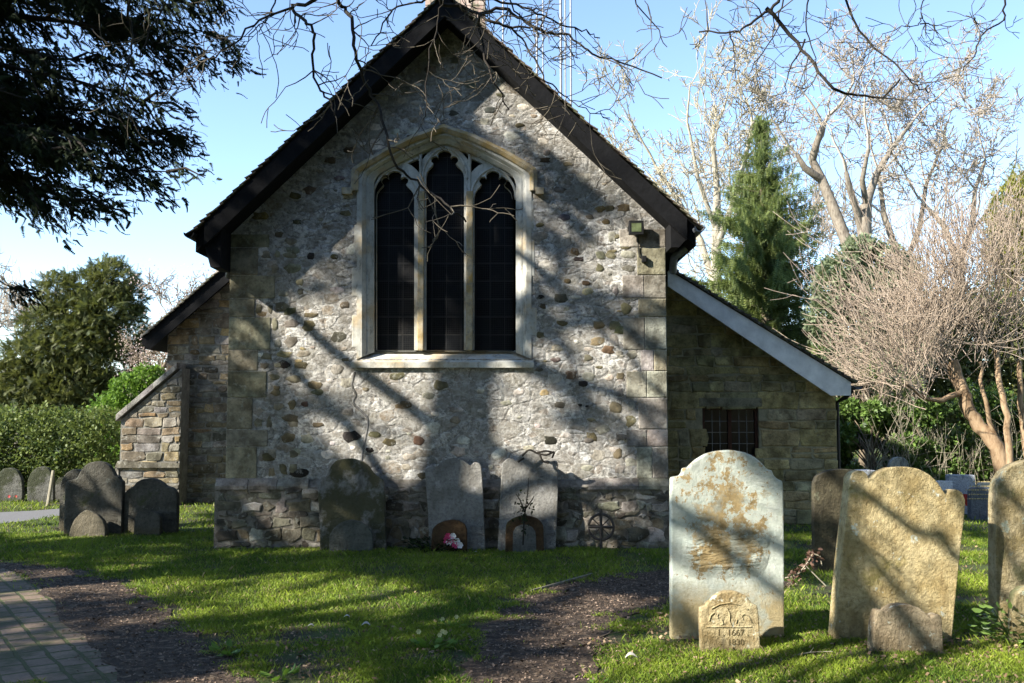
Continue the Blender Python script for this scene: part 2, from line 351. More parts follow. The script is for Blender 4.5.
# ------------------------------------------------------------------ walling generators
def clip(poly, a, b):
    """keep the part of poly left of a->b"""
    out = []
    def side(p): return (b[0]-a[0])*(p[1]-a[1])-(b[1]-a[1])*(p[0]-a[0])
    for i in range(len(poly)):
        p, q = poly[i], poly[(i+1) % len(poly)]; sp, sq = side(p), side(q)
        if sp >= 0: out.append(p)
        if sp*sq < 0: t = sp/(sp-sq); out.append((p[0]+(q[0]-p[0])*t, p[1]+(q[1]-p[1])*t))
    return out
def add_stone(mb, poly, y, proud, col, bev=.014):
    n = len(poly)
    if n < 3: return
    A = .5*sum(poly[i][0]*poly[(i+1) % n][1]-poly[(i+1) % n][0]*poly[i][1] for i in range(n))
    if abs(A) < .0012: return
    if A < 0: poly = poly[::-1]
    cx = sum(p[0] for p in poly)/n; cz = sum(p[1] for p in poly)/n; w = max(p[0] for p in poly)-min(p[0] for p in poly); h = max(p[1] for p in poly)-min(p[1] for p in poly)
    kx = max(.35, 1-2*bev/max(w, .03)); kz = max(.35, 1-2*bev/max(h, .03))
    r0 = [(x, y+.01, z) for x, z in poly]; r1 = [(x, y-proud*.55, z) for x, z in poly]; r2 = [(cx+(x-cx)*kx, y-proud, cz+(z-cz)*kz) for x, z in poly]
    fs = [(i, (i+1) % n, (i+1) % n+n, i+n) for i in range(n)]+[(i+n, (i+1) % n+n, (i+1) % n+2*n, i+2*n) for i in range(n)]+[tuple(range(2*n, 3*n))]
    mb.add(r0+r1+r2, fs, col)
def pick(pal, jit=.2):
    c = random.choice(pal); k = 1+random.uniform(-jit, jit); return tuple(max(0, v*k*(1+random.uniform(-.05, .05))) for v in c)
def courses(mb, x0, x1, z0, z1, y, pal, edges=(), hole=None, hr=(.12, .26), wr=(.18, .5), gap=.012, proud=(.006, .024), skip=.0, jit=.010):
    z = z0
    while z < z1-.03:
        h = min(random.uniform(*hr), z1-z)
        if z1-z-h < .06: h = z1-z
        x = x0-random.uniform(0, wr[0])
        while x < x1:
            w_ = random.uniform(*wr)*(.8+.4*h/hr[1]); a, b = max(x, x0), min(x+w_, x1); x += w_
            if b-a < .05 or random.random() < skip: continue
            parts = [(z, z+h)] if h < .17 or random.random() > .22 else [(z, z+h*.5), (z+h*.5, z+h)]
            for (za, zb) in parts:
                j = lambda: random.uniform(-jit, jit)
                k = .2
                p = [(a+gap+j(), za+gap+j()), ((a+b)/2+j(), za+gap*.6+j()), (b-gap+j(), za+gap+j()), (b-gap*.6+j(), (za+zb)/2), (b-gap+j(), zb-gap+j()), ((a+b)/2+j(), zb-gap*.6+j()), (a+gap+j(), zb-gap+j()), (a+gap*.6+j(), (za+zb)/2)]
                for e in edges: p = clip(p, *e) if p else p
                if hole and p:
                    cx = sum(q[0] for q in p)/len(p); cz = sum(q[1] for q in p)/len(p)
                    if hole(cx, cz): continue
                if len(p) > 2: add_stone(mb, p, y, random.uniform(*proud), pick(pal))
        z += h
def plate(name, outer, holes, y0, y1, mat, parent):
    """upright plate in the x,z plane with openings"""
    loops = [[Vector((x, z, 0)) for x, z in l] for l in [outer]+holes]
    tri = tessellate_polygon(loops); flat = [p for l in loops for p in l]; n = len(flat)
    vs = [(p.x, y0, p.y) for p in flat]+[(p.x, y1, p.y) for p in flat]
    fs = [tuple(t) for t in tri]+[tuple(i+n for i in t[::-1]) for t in tri]; b = 0
    for l in loops:
        m = len(l)
        fs += [(b+i, b+(i+1) % m, b+(i+1) % m+n, b+i+n) for i in range(m)]; b += m
    mb = MB(); mb.add(vs, fs); return mb.build(name, mat, parent)
def loft(mb, A, B, ya, yb, closed=False, col=(1, 1, 1)):
    n = len(A); vs = [(x, ya, z) for x, z in A]+[(x, yb, z) for x, z in B]
    mb.add(vs, [(i, (i+1) % n, (i+1) % n+n, i+n) for i in range(n if closed else n-1)], col)
def xz(px, py, Y): p = P(px, py, Y); return (p.x, p.z)

# ------------------------------------------------------------------ THE CHURCH
YW = 12.1
church = empty('church', (-.8, YW, 0)); church.location = (0, 0, 0)
tag(church, 'old rubble stone church with dark bargeboards and arched three-light window in its gable', 'church')
apex = P(445, -12, 11.6); eL = P(194, 226, 11.6); eR = P(697, 220, 11.6)
ax, az = apex.x, apex.z; sL = (az-eL.z)/(ax-eL.x); sR = (az-eR.z)/(eR.x-ax)
xl, xr = -3.62, 1.975
def roofz(x): return az-(sL*(ax-x) if x < ax else sR*(x-ax))
UND = .31
wall_out = [(xl, -.1), (xr, -.1), (xr, roofz(xr)-UND), (ax, az-UND), (xl, roofz(xl)-UND)]
cw = lambda c: (340+c[0]/2.53, 110+c[1]/2.53)
def wpoly(pts, Y): return [xz(*cw(p), Y) for p in pts]
W_OUT = [(45, 630), (45, 205), (46, 170), (56, 154), (120, 116), (195, 80), (262, 58), (330, 80), (406, 116), (470, 154), (480, 170), (482, 205), (482, 630)]
W_IN = [(83, 612), (83, 200), (84, 176), (98, 156), (140, 131), (205, 100), (262, 80), (322, 100), (385, 131), (430, 156), (444, 176), (445, 200), (445, 612)]
wo = wpoly(W_OUT, YW); wi = wpoly(W_IN, YW)
def smooth_arch(l):
    q = catmull([(a, 0, b) for a, b in l[1:-1]], 4); return [l[0]]+[(v.x, v.z) for v in q]+[l[-1]]
def mirror_peak(l): return l
wo_s, wi_s = smooth_arch(wo), smooth_arch(wi)
wall = plate('chancel_wall', wall_out, [wo_s], YW, YW+.6, M['render'], church)
# side walls of the chancel
mb = MB(); mb.box(xl, xl+.6, YW+.6, 24, -.1, roofz(xl)-UND-.05); mb.box(xr-.6, xr, YW+.6, 24, -.1, roofz(xr)-UND-.05); mb.build('chancel_wall_side', M['render'], church)
inwin = lambda x, z: wo_s[0][0]-.06 < x < wo_s[-1][0]+.06 and wo_s[0][1]-.2 < z < 5.45 and (z < 4.75 or abs(x-(wo_s[0][0]+wo_s[-1][0])/2) < (5.55-z)*1.35)
# stones showing through the render
PAL_PEEP = [tuple(v*1.15 for v in c) for c in [(.17, .145, .085), (.20, .17, .11), (.24, .21, .15), (.14, .12, .08), (.07, .065, .05), (.30, .28, .24), (.26, .24, .21), (.22, .17, .09)]]
def blob(mb, cx, cz, w, h, y, col, proud=.012):
    n = 10; a0 = random.random()*6
    sq = random.uniform(.8, 1.5)
    def pt(k, s):
        a = a0+k*2*math.pi/n; c, s_ = math.cos(a), math.sin(a); e = 1/(abs(c)**3+abs(s_)**3)**(sq/3)
        return (cx+c*e*w/2*s*rr[k], cz+s_*e*h/2*s*rr[k])
    rr = [random.uniform(.66, 1.15) for _ in range(n)]
    r0 = [pt(k, 1.06) for k in range(n)]; r1 = [pt(k, .86) for k in range(n)]; r2 = [pt(k, .45) for k in range(n)]
    vs = [(x, y+.006, z) for x, z in r0]+[(x, y-proud*.6, z) for x, z in r1]+[(x, y-proud, z) for x, z in r2]
    fs = [(i, (i+1) % n, (i+1) % n+n, i+n) for i in range(n)]+[(i+n, (i+1) % n+n, (i+1) % n+2*n, i+2*n) for i in range(n)]+[tuple(range(2*n, 3*n))]
    mb.add(vs, fs, col); mb.c[-3*n:-2*n] = [(.42, .405, .375)]*n
mb = MB(); placed = []
OL, BR, DK, GY, OC = (.10, .085, .045), (.10, .06, .04), (.022, .019, .016), (.15, .14, .125), (.19, .12, .05)
explicit = [(290,418,22,10,OL),(318,392,16,7,OL),(305,404,9,6,BR),(352,436,20,13,DK),(370,450,9,5,DK),(345,428,0,0,OL),(441,385,20,11,OL),(396,376,18,9,OL),(318,425,12,5,OL),(268,457,20,12,OL),(301,473,22,11,DK),
 (285,365,14,9,DK),(316,385,16,9,OL),(374,434,14,7,OL),(389,442,14,8,OL),(405,405,20,8,OL),(418,441,13,10,BR),(428,396,14,8,GY),(345,305,12,8,OL),(311,256,8,8,DK),(335,257,9,6,OL),(290,311,14,8,OL),(312,315,16,6,OL),
 (295,196,12,9,OL),(260,216,18,9,OC),(252,237,15,7,OL),(297,222,10,6,OL),(293,250,18,9,GY),(345,213,14,6,OL),(349,190,16,7,OC),(571,375,13,9,BR),(583,384,10,7,DK),(580,405,5,3,DK),(587,406,4,3,DK),(560,298,18,10,GY),
 (541,297,10,4,DK),(579,259,12,5,DK),(600,209,12,7,OC),(610,208,11,8,OL),(623,208,14,8,OL),(606,222,10,6,OL),(625,247,12,7,OL),(600,268,10,9,OL),(575,252,9,9,OL),(568,281,8,5,OC),(586,283,12,5,BR),(562,323,12,6,OL),(543,306,8,6,OL),
 (590,217,9,6,GY),(600,256,11,9,GY),(565,217,14,9,GY),(556,360,12,6,GY),(588,358,10,7,GY),(560,405,14,6,GY),(550,440,16,9,DK),(590,440,12,6,GY),(640,300,0,0,GY),(540,335,10,7,OL),(620,330,14,8,OL),(608,350,14,9,OL),(540,225,10,6,OL),
 (380,75,16,8,OL),(405,90,12,8,GY),(430,70,14,10,GY),(455,60,12,8,OL),(400,60,0,0,GY),(470,85,16,7,GY),(490,110,14,7,GY),(350,150,14,8,OL),(330,160,12,8,OL),(310,190,14,9,OL),(340,178,12,7,GY),(300,170,0,0,OL),(545,160,12,6,OL),(560,190,14,7,GY),(520,125,12,6,OL),(500,95,10,5,OL)]
for px, py, w_, h_, col in explicit:
    if w_ == 0: continue
    x, z = xz(px, py, YW); k = YW/950; blob(mb, x, z, w_*k*1.02, h_*k*1.05, YW, tuple(c*random.uniform(.85, 1.2) for c in col), .007); placed.append((x, z, w_*k))
for _ in range(800):
    x = random.uniform(xl+.1, xr-.1); z = random.uniform(.75, 6.6); w_ = random.uniform(.05, .2)*random.uniform(.6, 1.2); h_ = w_*random.uniform(.4, .75)
    if z > roofz(x)-UND-.1 or inwin(x, z): continue
    dens = .5+.5*noise2(x, z, 1.3, 5)
    if random.random() > dens*.32: continue
    if any(abs(x-a) < (w_+b)*.52 and abs(z-c) < (w_+b)*.36 for a, c, b in placed): continue
    placed.append((x, z, w_)); blob(mb, x, z, w_, h_, YW, pick(PAL_PEEP, .3), random.uniform(.001, .008))
PAL_PALE = [(.5, .47, .41), (.43, .40, .35), (.56, .53, .48), (.38, .35, .29), (.46, .41, .33)]
for _ in range(450):
    x = random.uniform(xl+.1, xr-.1); z = random.uniform(.75, 6.6); w_ = random.uniform(.06, .24); h_ = w_*random.uniform(.4, .8)
    if z > roofz(x)-UND-.1 or inwin(x, z) or any(abs(x-a) < (w_+b)*.5 and abs(z-c) < (w_+b)*.33 for a, c, b in placed): continue
    placed.append((x, z, w_)); blob(mb, x, z, w_, h_, YW, pick(PAL_PALE, .15), random.uniform(.001, .005))
mb.build('rubble_stones', M['coursed'], church, smooth=True)
# quoins
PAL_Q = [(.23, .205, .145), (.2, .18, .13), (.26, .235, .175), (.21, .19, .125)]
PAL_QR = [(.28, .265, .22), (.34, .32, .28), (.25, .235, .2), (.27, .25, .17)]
def quoins(side, pal):
    mb = MB(); rb_ = MB(); z = .86; top = roofz(xl if side < 0 else xr)-UND; k = 0
    hs = [.40, .22, .40, .34, .27, .42, .24, .30, .36, .25, .3]
    while z < top-.05:
        h = min(hs[k % len(hs)], top-z); w1 = .55 if (k % 2) else .36; w1 *= random.uniform(.9, 1.15)
        xs = [0, w1] if random.random() < .6 else [0, w1*.5, w1]
        for a, b in zip(xs[:-1], xs[1:]):
            if side < 0: p0, p1 = xl+a-.004, xl+b
            else: p0, p1 = xr-b, xr-a+.004
            add_stone(mb, [(p0+.005, z+.006), (p1-.006, z+.006), (p1-.006, z+h-.005), (p0+.005, z+h-.005)], YW, random.uniform(.007, .014), pick(pal, .15), .008)
        # squared rubble bonding in beside the big blocks
        x = w1; lim = w1+random.uniform(.15, .6)
        while x < lim:
            ww = random.uniform(.1, .26); n_ = 1 if h < .26 else 2
            for j in range(n_):
                if random.random() < .62:
                    a, b = (xl+x, xl+x+ww) if side < 0 else (xr-x-ww, xr-x)
                    j_ = lambda: random.uniform(-.022, .022)
                    blob(rb_, (a+b)/2+j_(), z+h*(j+.5)/n_+j_(), (b-a)*random.uniform(.7, .95), h/n_*random.uniform(.55, .85), YW, pick(pal+[(.14, .12, .07), (.2, .16, .09), (.22, .2, .17)], .25), random.uniform(.003, .008))
            x += ww
        z += h; k += 1
    rb_.build('bonding_stones', M['quoin'], church, smooth=True)
    return mb.build('quoin', M['quoin'], church)
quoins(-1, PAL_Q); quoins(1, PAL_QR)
# plinth with weathered sloping top
mb = MB(); xa, xb, yp, zp = xl-.115, xr+.03, YW-.055, .76
mb.add([(xa, yp, -.1), (xb, yp, -.1), (xb, yp, zp), (xa, yp, zp), (xa+.1, YW, zp+.09), (xb-.02, YW, zp+.09), (xa, YW+.5, -.1), (xb, YW+.5, -.1), (xa, YW+.5, zp), (xb, YW+.5, zp), (xa+.1, YW+.5, zp+.09), (xb-.02, YW+.5, zp+.09)],
       [(0, 1, 2, 3), (3, 2, 5, 4), (0, 3, 8, 6), (1, 7, 9, 2), (3, 4, 10, 8), (2, 9, 11, 5)])
pl = mb.build('plinth', M['mortar_foot'], church)
mb = MB(); PAL_P = [(.16, .145, .115), (.22, .2, .17), (.11, .10, .08), (.3, .285, .25), (.17, .14, .09), (.08, .07, .055), (.13, .12, .09)]
courses(mb, xa+.02, xb-.02, 0, zp-.01, yp, PAL_P, hr=(.07, .19), wr=(.07, .3), gap=.012, proud=(.002, .022), jit=.032)
mb.build('plinth_stones', M['quoin'], pl)
mb = MB(); x = xa
while x < xb-.1:
    ww = min(random.uniform(.35, .8), xb-x); c = pick([(.2, .19, .165), (.16, .15, .13)], .2)
    mb.add([(x+.005, yp-.02, zp-.03), (x+ww-.005, yp-.02, zp-.03), (x+ww-.005, yp-.02, zp+.015), (x+.005, yp-.02, zp+.015), (x+.005, YW-.012, zp+.105), (x+ww-.005, YW-.012, zp+.105)], [(0, 1, 2, 3), (3, 2, 5, 4), (0, 3, 4), (1, 5, 2)], c)
    x += ww
    if x > xa+.8 and x < xb-1.1: x = xb-1.05
mb.build('plinth_cap', M['quoin'], pl)
# crack of paler mortar running down from the sill
crack = [(355, 372), (352, 385), (356, 395), (353, 403), (362, 412), (368, 420), (366, 435), (362, 455), (361, 475)]
mb = MB(); q = [P(a, b, YW-.004) for a, b in crack]; mb.tube([(v.x, YW+.014, v.z) for v in catmull(q, 3)], .022, 8, (.17, .165, .16)); mb.build('mortar_seam', M['quoin'], church)

# --- east window
win = empty('window'); win.parent = church
YF = YW-.012; YR = YW+.10; YG = YW+.24
mb = MB()
def shrink(l, k): cx = sum(p[0] for p in l)/len(l); return [(cx+(p[0]-cx)*k, p[1]) for p in l]
mid = [((a[0]*.72+b[0]*.28), (a[1]*.72+b[1]*.28)) for a, b in zip(wo_s, wi_s)]; mid2 = [((a[0]*.5+b[0]*.5), (a[1]*.5+b[1]*.5)) for a, b in zip(wo_s, wi_s)]
out2 = [(a[0]*1.06-b[0]*.06, a[1]*1.06-b[1]*.06) for a, b in zip(wo_s, wi_s)]
loft(mb, out2, out2, YW+.05, YF); loft(mb, out2, mid, YF, YF); loft(mb, mid, mid2, YF, YF+.045); loft(mb, mid2, mid2, YF+.045, YF+.06)
m3 = [((a[0]*.38+b[0]*.62), (a[1]*.38+b[1]*.62)) for a, b in zip(wo_s, wi_s)]
loft(mb, mid2, m3, YF+.06, YF+.06); loft(mb, m3, wi_s, YF+.06, YR); loft(mb, wi_s, wi_s, YR, YG+.1)
mb.build('surround', M['lime'], win)
# tracery plate with cusped lights
LC = [(218, 608), (218, 400), (218, 172), (220, 158), (226, 149), (234, 141), (236, 136), (231, 131), (231, 124), (236, 118), (243, 117), (249, 122), (247, 113), (252, 106), (262, 102), (272, 103), (280, 108), (282, 114), (280, 122), (287, 117), (295, 119), (299, 125), (298, 132), (293, 137), (296, 142), (304, 149), (311, 158), (314, 172), (314, 400), (314, 608)]
lights = []
for dx, dy in ((-126, 52), (0, 0), (122, 52)):
    l = wpoly([(a+dx, b+(dy if b < 300 else 0)) for a, b in LC], YR+.06); lights.append(l)
def shr(l, k): return l
sp = [wpoly(p, YR+.06) for p in ([(331, 138), (331, 160), (340, 150), (352, 140), (362, 136), (345, 128), (333, 124)], [(201, 138), (201, 160), (192, 150), (180, 140), (170, 136), (187, 128), (199, 124)],
      [(205, 130), (212, 122), (222, 110), (232, 103), (214, 108), (206, 114)], [(327, 130), (320, 122), (310, 110), (300, 103), (318, 108), (326, 114)], [(424, 165), (432, 180), (434, 172), (430, 160), (418, 151)], [(106, 165), (98, 180), (96, 172), (100, 160), (112, 151)])]
wi_b = [(a*1.0, b) for a, b in wi_s]
tr = plate('tracery', wi_b, lights+sp, YR+.045, YR+.13, M['lime'], win)
# moulded ribs on the tracery: arches over each light and mullion fillets
mb = MB()
def ribline(pts, r=.018):
    q = catmull([P(*cw(p), YR+.045) for p in pts], 4); mb.tube([tuple(v) for v in q], r, 6)
for dx, dy in ((-126, 52), (0, 0), (122, 52)):
    e = lambda l: [(a+dx, b+dy) for a, b in l]
    ribline(e([(209, 175), (212, 150), (222, 128), (240, 106), (266, 93)])); ribline(e([(323, 175), (320, 150), (310, 128), (292, 106), (266, 93)]))
for x0 in (204, 328): ribline([(x0, 610), (x0, 400), (x0, 200), (x0, 112)], .022)
mb.build('arch_rib', M['lime'], win, smooth=True)
mb = MB()
for x0 in (204.5, 327.5):
    a = P(*cw((x0-9, 608)), YR); b = P(*cw((x0+9, 205)), YR); mb.prism([(a.x, a.z), (b.x, a.z), (b.x, b.z), (a.x, b.z)], YR-.02, YR+.05)
mb.build('mullion', M['hood'], win, bevel=.012)
for l in lights:
    mb = MB(); xs = [p[0] for p in l]; zs = [p[1] for p in l]; mb.box(min(xs)-.02, max(xs)+.02, YG, YG+.02, min(zs)-.03, max(zs)+.03); mb.build('pane', M['lead'], win)
mb = MB(); xs = [p[0] for p in wo_s]; mb.box(min(xs), max(xs), YG+.15, YG+.2, wo_s[0][1], 5.4); mb.build('window_backing', M['tar'], win)
# hood mould + label stops
HO = [(27, 204), (27, 156), (30, 146), (60, 126), (110, 97), (185, 60), (262, 34), (340, 60), (415, 97), (466, 126), (496, 146), (499, 156), (499, 204)]
HI = [(46, 204), (46, 166), (49, 157), (76, 140), (124, 112), (192, 79), (262, 55), (332, 79), (404, 112), (450, 140), (477, 157), (480, 166), (480, 204)]
def sharp(l): return l
ho, hi = wpoly(HO, YW-.08), wpoly(HI, YW-.03)
mb = MB(); m_ = [((a[0]+b[0])/2, (a[1]+b[1])/2) for a, b in zip(ho, hi)]
loft(mb, ho, ho, YW+.02, YW-.06); loft(mb, ho, m_, YW-.06, YW-.085); loft(mb, m_, hi, YW-.085, YW-.045); loft(mb, hi, hi, YW-.045, YW+.02)
for (a, b) in ((4, 30), (495, 515)):
    p = P(*cw((a, 212)), YW-.08); q = P(*cw((b, 196)), YW-.08); mb.box(p.x, q.x, YW-.09, YW+.02, p.z, q.z)
mb.build('hood_mould', M['hood'], win)
a = P(*cw((28, 652)), YW-.04); b = P(*cw((490, 612)), YW-.04); mb = MB()
mb.add([(a.x, YW-.05, a.z), (b.x, YW-.05, a.z), (b.x, YW-.05, a.z+.07), (a.x, YW-.05, a.z+.07), (a.x+.05, YG+.02, b.z+.04), (b.x-.05, YG+.02, b.z+.04), (a.x, YW+.05, a.z), (b.x, YW+.05, a.z)], [(0, 1, 2, 3), (3, 2, 5, 4), (0, 6, 7, 1), (0, 3, 4, 6), (1, 7, 5, 2)])
mb.build('sill', M['lime'], win)
# jamb blocks that bond into the wall
mb = MB()
for (x0, x1, y0, y1) in ((30, 50, 400, 470), (36, 50, 290, 370), (30, 50, 520, 600), (478, 492, 330, 420), (478, 498, 500, 570), (478, 490, 230, 300)):
    mb = MB(); a = P(*cw((x0, y1)), YW); b = P(*cw((x1, y0)), YW); add_stone(mb, [(a.x, a.z), (b.x, a.z), (b.x, b.z), (a.x, b.z)], YW, .006, pick([(.42, .41, .37), (.34, .33, .29)]), .01); mb.build('jamb_stone', M['lime'], win)

# --- chancel roof
rf = empty('roof'); rf.parent = church
YV = 11.62
def slope_part(name, side, y0, y1, t0, t1, mat, ext=0, parent=rf, xin=0):
    """slab along one roof slope, t = drop below the tile line"""
    e = (eL.x-ext) if side < 0 else (eR.x+ext); mb = MB()
    mb.prism([(ax, az-t0), (e, roofz(e)-t0), (e, roofz(e)-t1), (ax, az-t1)] if side < 0 else [(ax, az-t0), (ax, az-t1), (e, roofz(e)-t1), (e, roofz(e)-t0)], y0, y1)
    return mb.build(name, mat, parent)
for s in (-1, 1):
    slope_part('roof_deck', s, YV+.06, 24, .06, UND, M['tar'])
    slope_part('bargeboard', s, YV, YV+.05, .09, .36, M['tar'], -.12)
    # tiles: stepped courses
    e = eL.x-.06 if s < 0 else eR.x+.06; L = math.hypot(e-ax, roofz(e)-az); n = int(L/.11); d = Vector((e-ax, 0, roofz(e)-az)).normalized(); nrm = Vector((-d.z, 0, d.x)); nrm = nrm if nrm.z > 0 else -nrm
    mb = MB(); base = Vector((ax, 0, az-.05))
    for k in range(n):
        a = base+d*(k*L/n-.03); b = base+d*((k+1)*L/n+.015); y = YV-.03
        lift = random.uniform(.018, .034)
        while y < 24:
            wy = .17 if y < 14 else 2.0; jj = random.uniform(-.006, .012); tt = .014
            A_, B_ = a+nrm*.004, b+nrm*(lift+jj); q = [A_, B_, B_+nrm*-tt, A_+nrm*-tt]
            mb.add([(v.x, y+.003, v.z) for v in q]+[(v.x, y+wy-.003, v.z) for v in q], [(0, 1, 2, 3), (7, 6, 5, 4), (0, 4, 5, 1), (1, 5, 6, 2), (2, 6, 7, 3), (3, 7, 4, 0)], (random.random(),)*3)
            y += wy
    mb.build('tiles', M['tiles'], rf)
mb = MB()
y = YV-.03
while y < 24: mb.tube([(ax, y, az-.01), (ax, y+.29, az-.01)], .09, 8, (random.random(),)*3); y += .3
mb.build('ridge_tiles', M['tiles'], rf)
for s, e in ((-1, eL), (1, eR)):
    mb = MB(); xw = xl if s < 0 else xr
    # boxed eaves under the verge
    bx_ = e.x+(.10 if s < 0 else -.10)
    mb.prism([(bx_, roofz(bx_)-.3), (xw, roofz(xw)-UND+.02), (xw, roofz(bx_)-(.60 if s < 0 else .42)), (xw+(-.12 if s < 0 else .1), roofz(bx_)-(.60 if s < 0 else .42))][::s], YV+.06, YV+.5)
    mb.build('eaves_box', M['tar'], rf)
    mb = MB(); gx_ = e.x+(-.03 if s < 0 else .02); gzz = roofz(e.x)-.1; pts = [(math.cos(t)*.065, -abs(math.sin(t))*.065) for t in np.linspace(0, math.pi, 9)]
    pr = [(gx_+a, gzz+b) for a, b in pts]+[(gx_+a*.88, gzz+b*.88+.002) for a, b in pts[::-1]]
    mb.prism(pr, YV-.12, 24); mb.build('gutter', M['metal_black'] if s < 0 else M['galv'], rf)
mb = MB(); q = [P(212, 247, 12.0), P(213, 256, 12.05), P(219, 262, 12.1), P(229, 268, 12.3), P(229, 276, 12.6)]; mb.tube([tuple(v) for v in catmull(q, 4)], .045, 10); mb.build('downpipe', M['metal_black'], rf, smooth=True)
mb = MB(); q = [P(692, 232, 12.0), P(690, 243, 12.1), P(680, 253, 12.2), P(674, 258, 12.4), P(673, 272, 12.6)]; mb.tube([tuple(v) for v in catmull(q, 4)], .05, 10); mb.build('downpipe', M['galv'], rf, smooth=True)
# bell turret base behind the ridge
mb = MB(); a = P(425, 30, 22); b = P(485, -60, 22)
z = a.z-2.0
while z < b.z+4:
    k = max(0, (z-b.z))*.12; x = a.x+k
    while x < b.x-k:
        ww = .14; mb.box(x+.004, min(x+ww, b.x-k)-.004, 22-.02+k, 22.02+k, z, z+.2, (random.random(),)*3); x += ww
    z += .185
mb.box(a.x+.02, b.x-.02, 22.03, 23.5, a.z-2, b.z+.5, (.4,)*3); mb.build('bell_turret', M['shingle'], church)

# --- north aisle seen at the left
YA = 17.9; ais = empty('aisle'); ais.parent = church
t0 = P(230, 262, YA-.35); t1 = P(146, 334, YA-.35); sl_ = (t0.z-t1.z)/(t0.x-t1.x); tx0 = -3.0
def az_(x): return t1.z+(x-t1.x)*sl_
wx = P(166, 400, YA).x
awall = [(wx, -.1), (-3.0, -.1), (-3.0, az_(-3.0)-.22), (wx, az_(wx)-.22)]
mb = MB(); mb.prism(awall, YA, YA+.5); mb.box(wx, wx+.5, YA+.5, 27, -.1, az_(wx)-.3); aw = mb.build('wall', M['mortar'], ais)
PAL_A = [(.23, .18, .11), (.17, .135, .09), (.24, .215, .17), (.2, .18, .15), (.15, .13, .095), (.24, .17, .09), (.13, .12, .10), (.22, .21, .19)]
mb = MB(); edge = [((-3.0, az_(-3.0)-.24), (wx, az_(wx)-.24))]
courses(mb, wx, -3.1, 0, 6, YA, PAL_A, edge, hr=(.07, .2), wr=(.1, .42), gap=.013, jit=.02); mb.build('wall_stones', M['coursed'], aw)
mb = MB(); e2 = t1.x-.04
mb.prism([(e2, az_(e2)-.02), (-3.0, az_(-3.0)-.02), (-3.0, az_(-3.0)-.24), (e2, az_(e2)-.24)], YA-.3, 27); ard = mb.build('roof', M['tar'], ais)
mb = MB(); mb.prism([(e2-.03, az_(e2)-.03), (-3.0, az_(-3.0)-.03), (-3.0, az_(-3.0)-.33), (e2+.12, az_(e2+.12)-.36), (e2-.03, az_(e2)-.16)], YA-.36, YA-.305); mb.build('bargeboard', M['tar'], ard)
mb = MB(); L = math.hypot(-3.0-e2, az_(-3)-az_(e2)); n = int(L/.12); d = Vector((-3.0-e2, 0, az_(-3)-az_(e2))).normalized(); nrm = Vector((-d.z, 0, d.x))
for k in range(n):
    a = Vector((e2, 0, az_(e2)))+d*(k*L/n-.03); b = a+d*(L/n+.04); y = YA-.42
    while y < 27:
        A_, B_ = a+nrm*.03, b+nrm*.004; q = [A_, B_, B_-nrm*.02, A_-nrm*.02]; wy = .2 if y < 19 else 1.5
        mb.add([(v.x, y, v.z) for v in q]+[(v.x, y+wy-.005, v.z) for v in q], [(0, 1, 2, 3), (7, 6, 5, 4), (0, 4, 5, 1), (1, 5, 6, 2), (2, 6, 7, 3), (3, 7, 4, 0)], (random.random(),)*3); y += wy
mb.build('tiles', M['tiles_pale'], ard)
# buttress with sloping coping
bt_ = empty('buttress'); bt_.parent = church; YB = 17.45
bx0 = P(121, 420, YB); bx1 = P(182, 368, YB); bzt, bzl = bx1.z, bx0.z
bp_ = [(bx0.x, -.1), (bx1.x, -.1), (bx1.x, bzt), (bx0.x, bzl)]
mb = MB(); mb.prism(bp_, YB, YA+.4); bw = mb.build('wall', M['mortar'], bt_)
mb = MB(); courses(mb, bx0.x+.01, bx1.x, 0, 6, YB, PAL_A, [((bx1.x, bzt-.02), (bx0.x, bzl-.02))], hr=(.08, .2), wr=(.12, .45), gap=.014, jit=.022); mb.build('wall_stones', M['coursed'], bw)
mb = MB(); d = Vector((bx1.x-bx0.x, 0, bzt-bzl)); n = 5
for k in range(n):
    a = Vector((bx0.x, 0, bzl))+d*(k/n)-d*.01; b = Vector((bx0.x, 0, bzl))+d*((k+1)/n-.01)
    mb.prism([(a.x-.06, a.z-.01), (b.x-.06, b.z-.01), (b.x-.06, b.z+.11), (a.x-.06, a.z+.11)], YB-.07, YA-.02, pick([(.2, .195, .18), (.15, .145, .13)]))
mb.build('coping', M['coursed'], bt_, bevel=.008)
mb = MB(); pa = P(119, 462, YB); mb.prism([(pa.x-.05, pa.z-.10), (bx1.x+.02, pa.z-.10), (bx1.x+.02, pa.z-.02), (pa.x, pa.z+.02)], YB-.07, YB-.03, (.12, .11, .085))
mb.prism([(pa.x-.05, -.1), (bx0.x-.006, -.1), (bx0.x-.006, pa.z-.11), (pa.x-.05, pa.z-.11)], YB-.03, YA, (.2, .19, .17)); mb.build('string_course', M['coursed'], bt_)

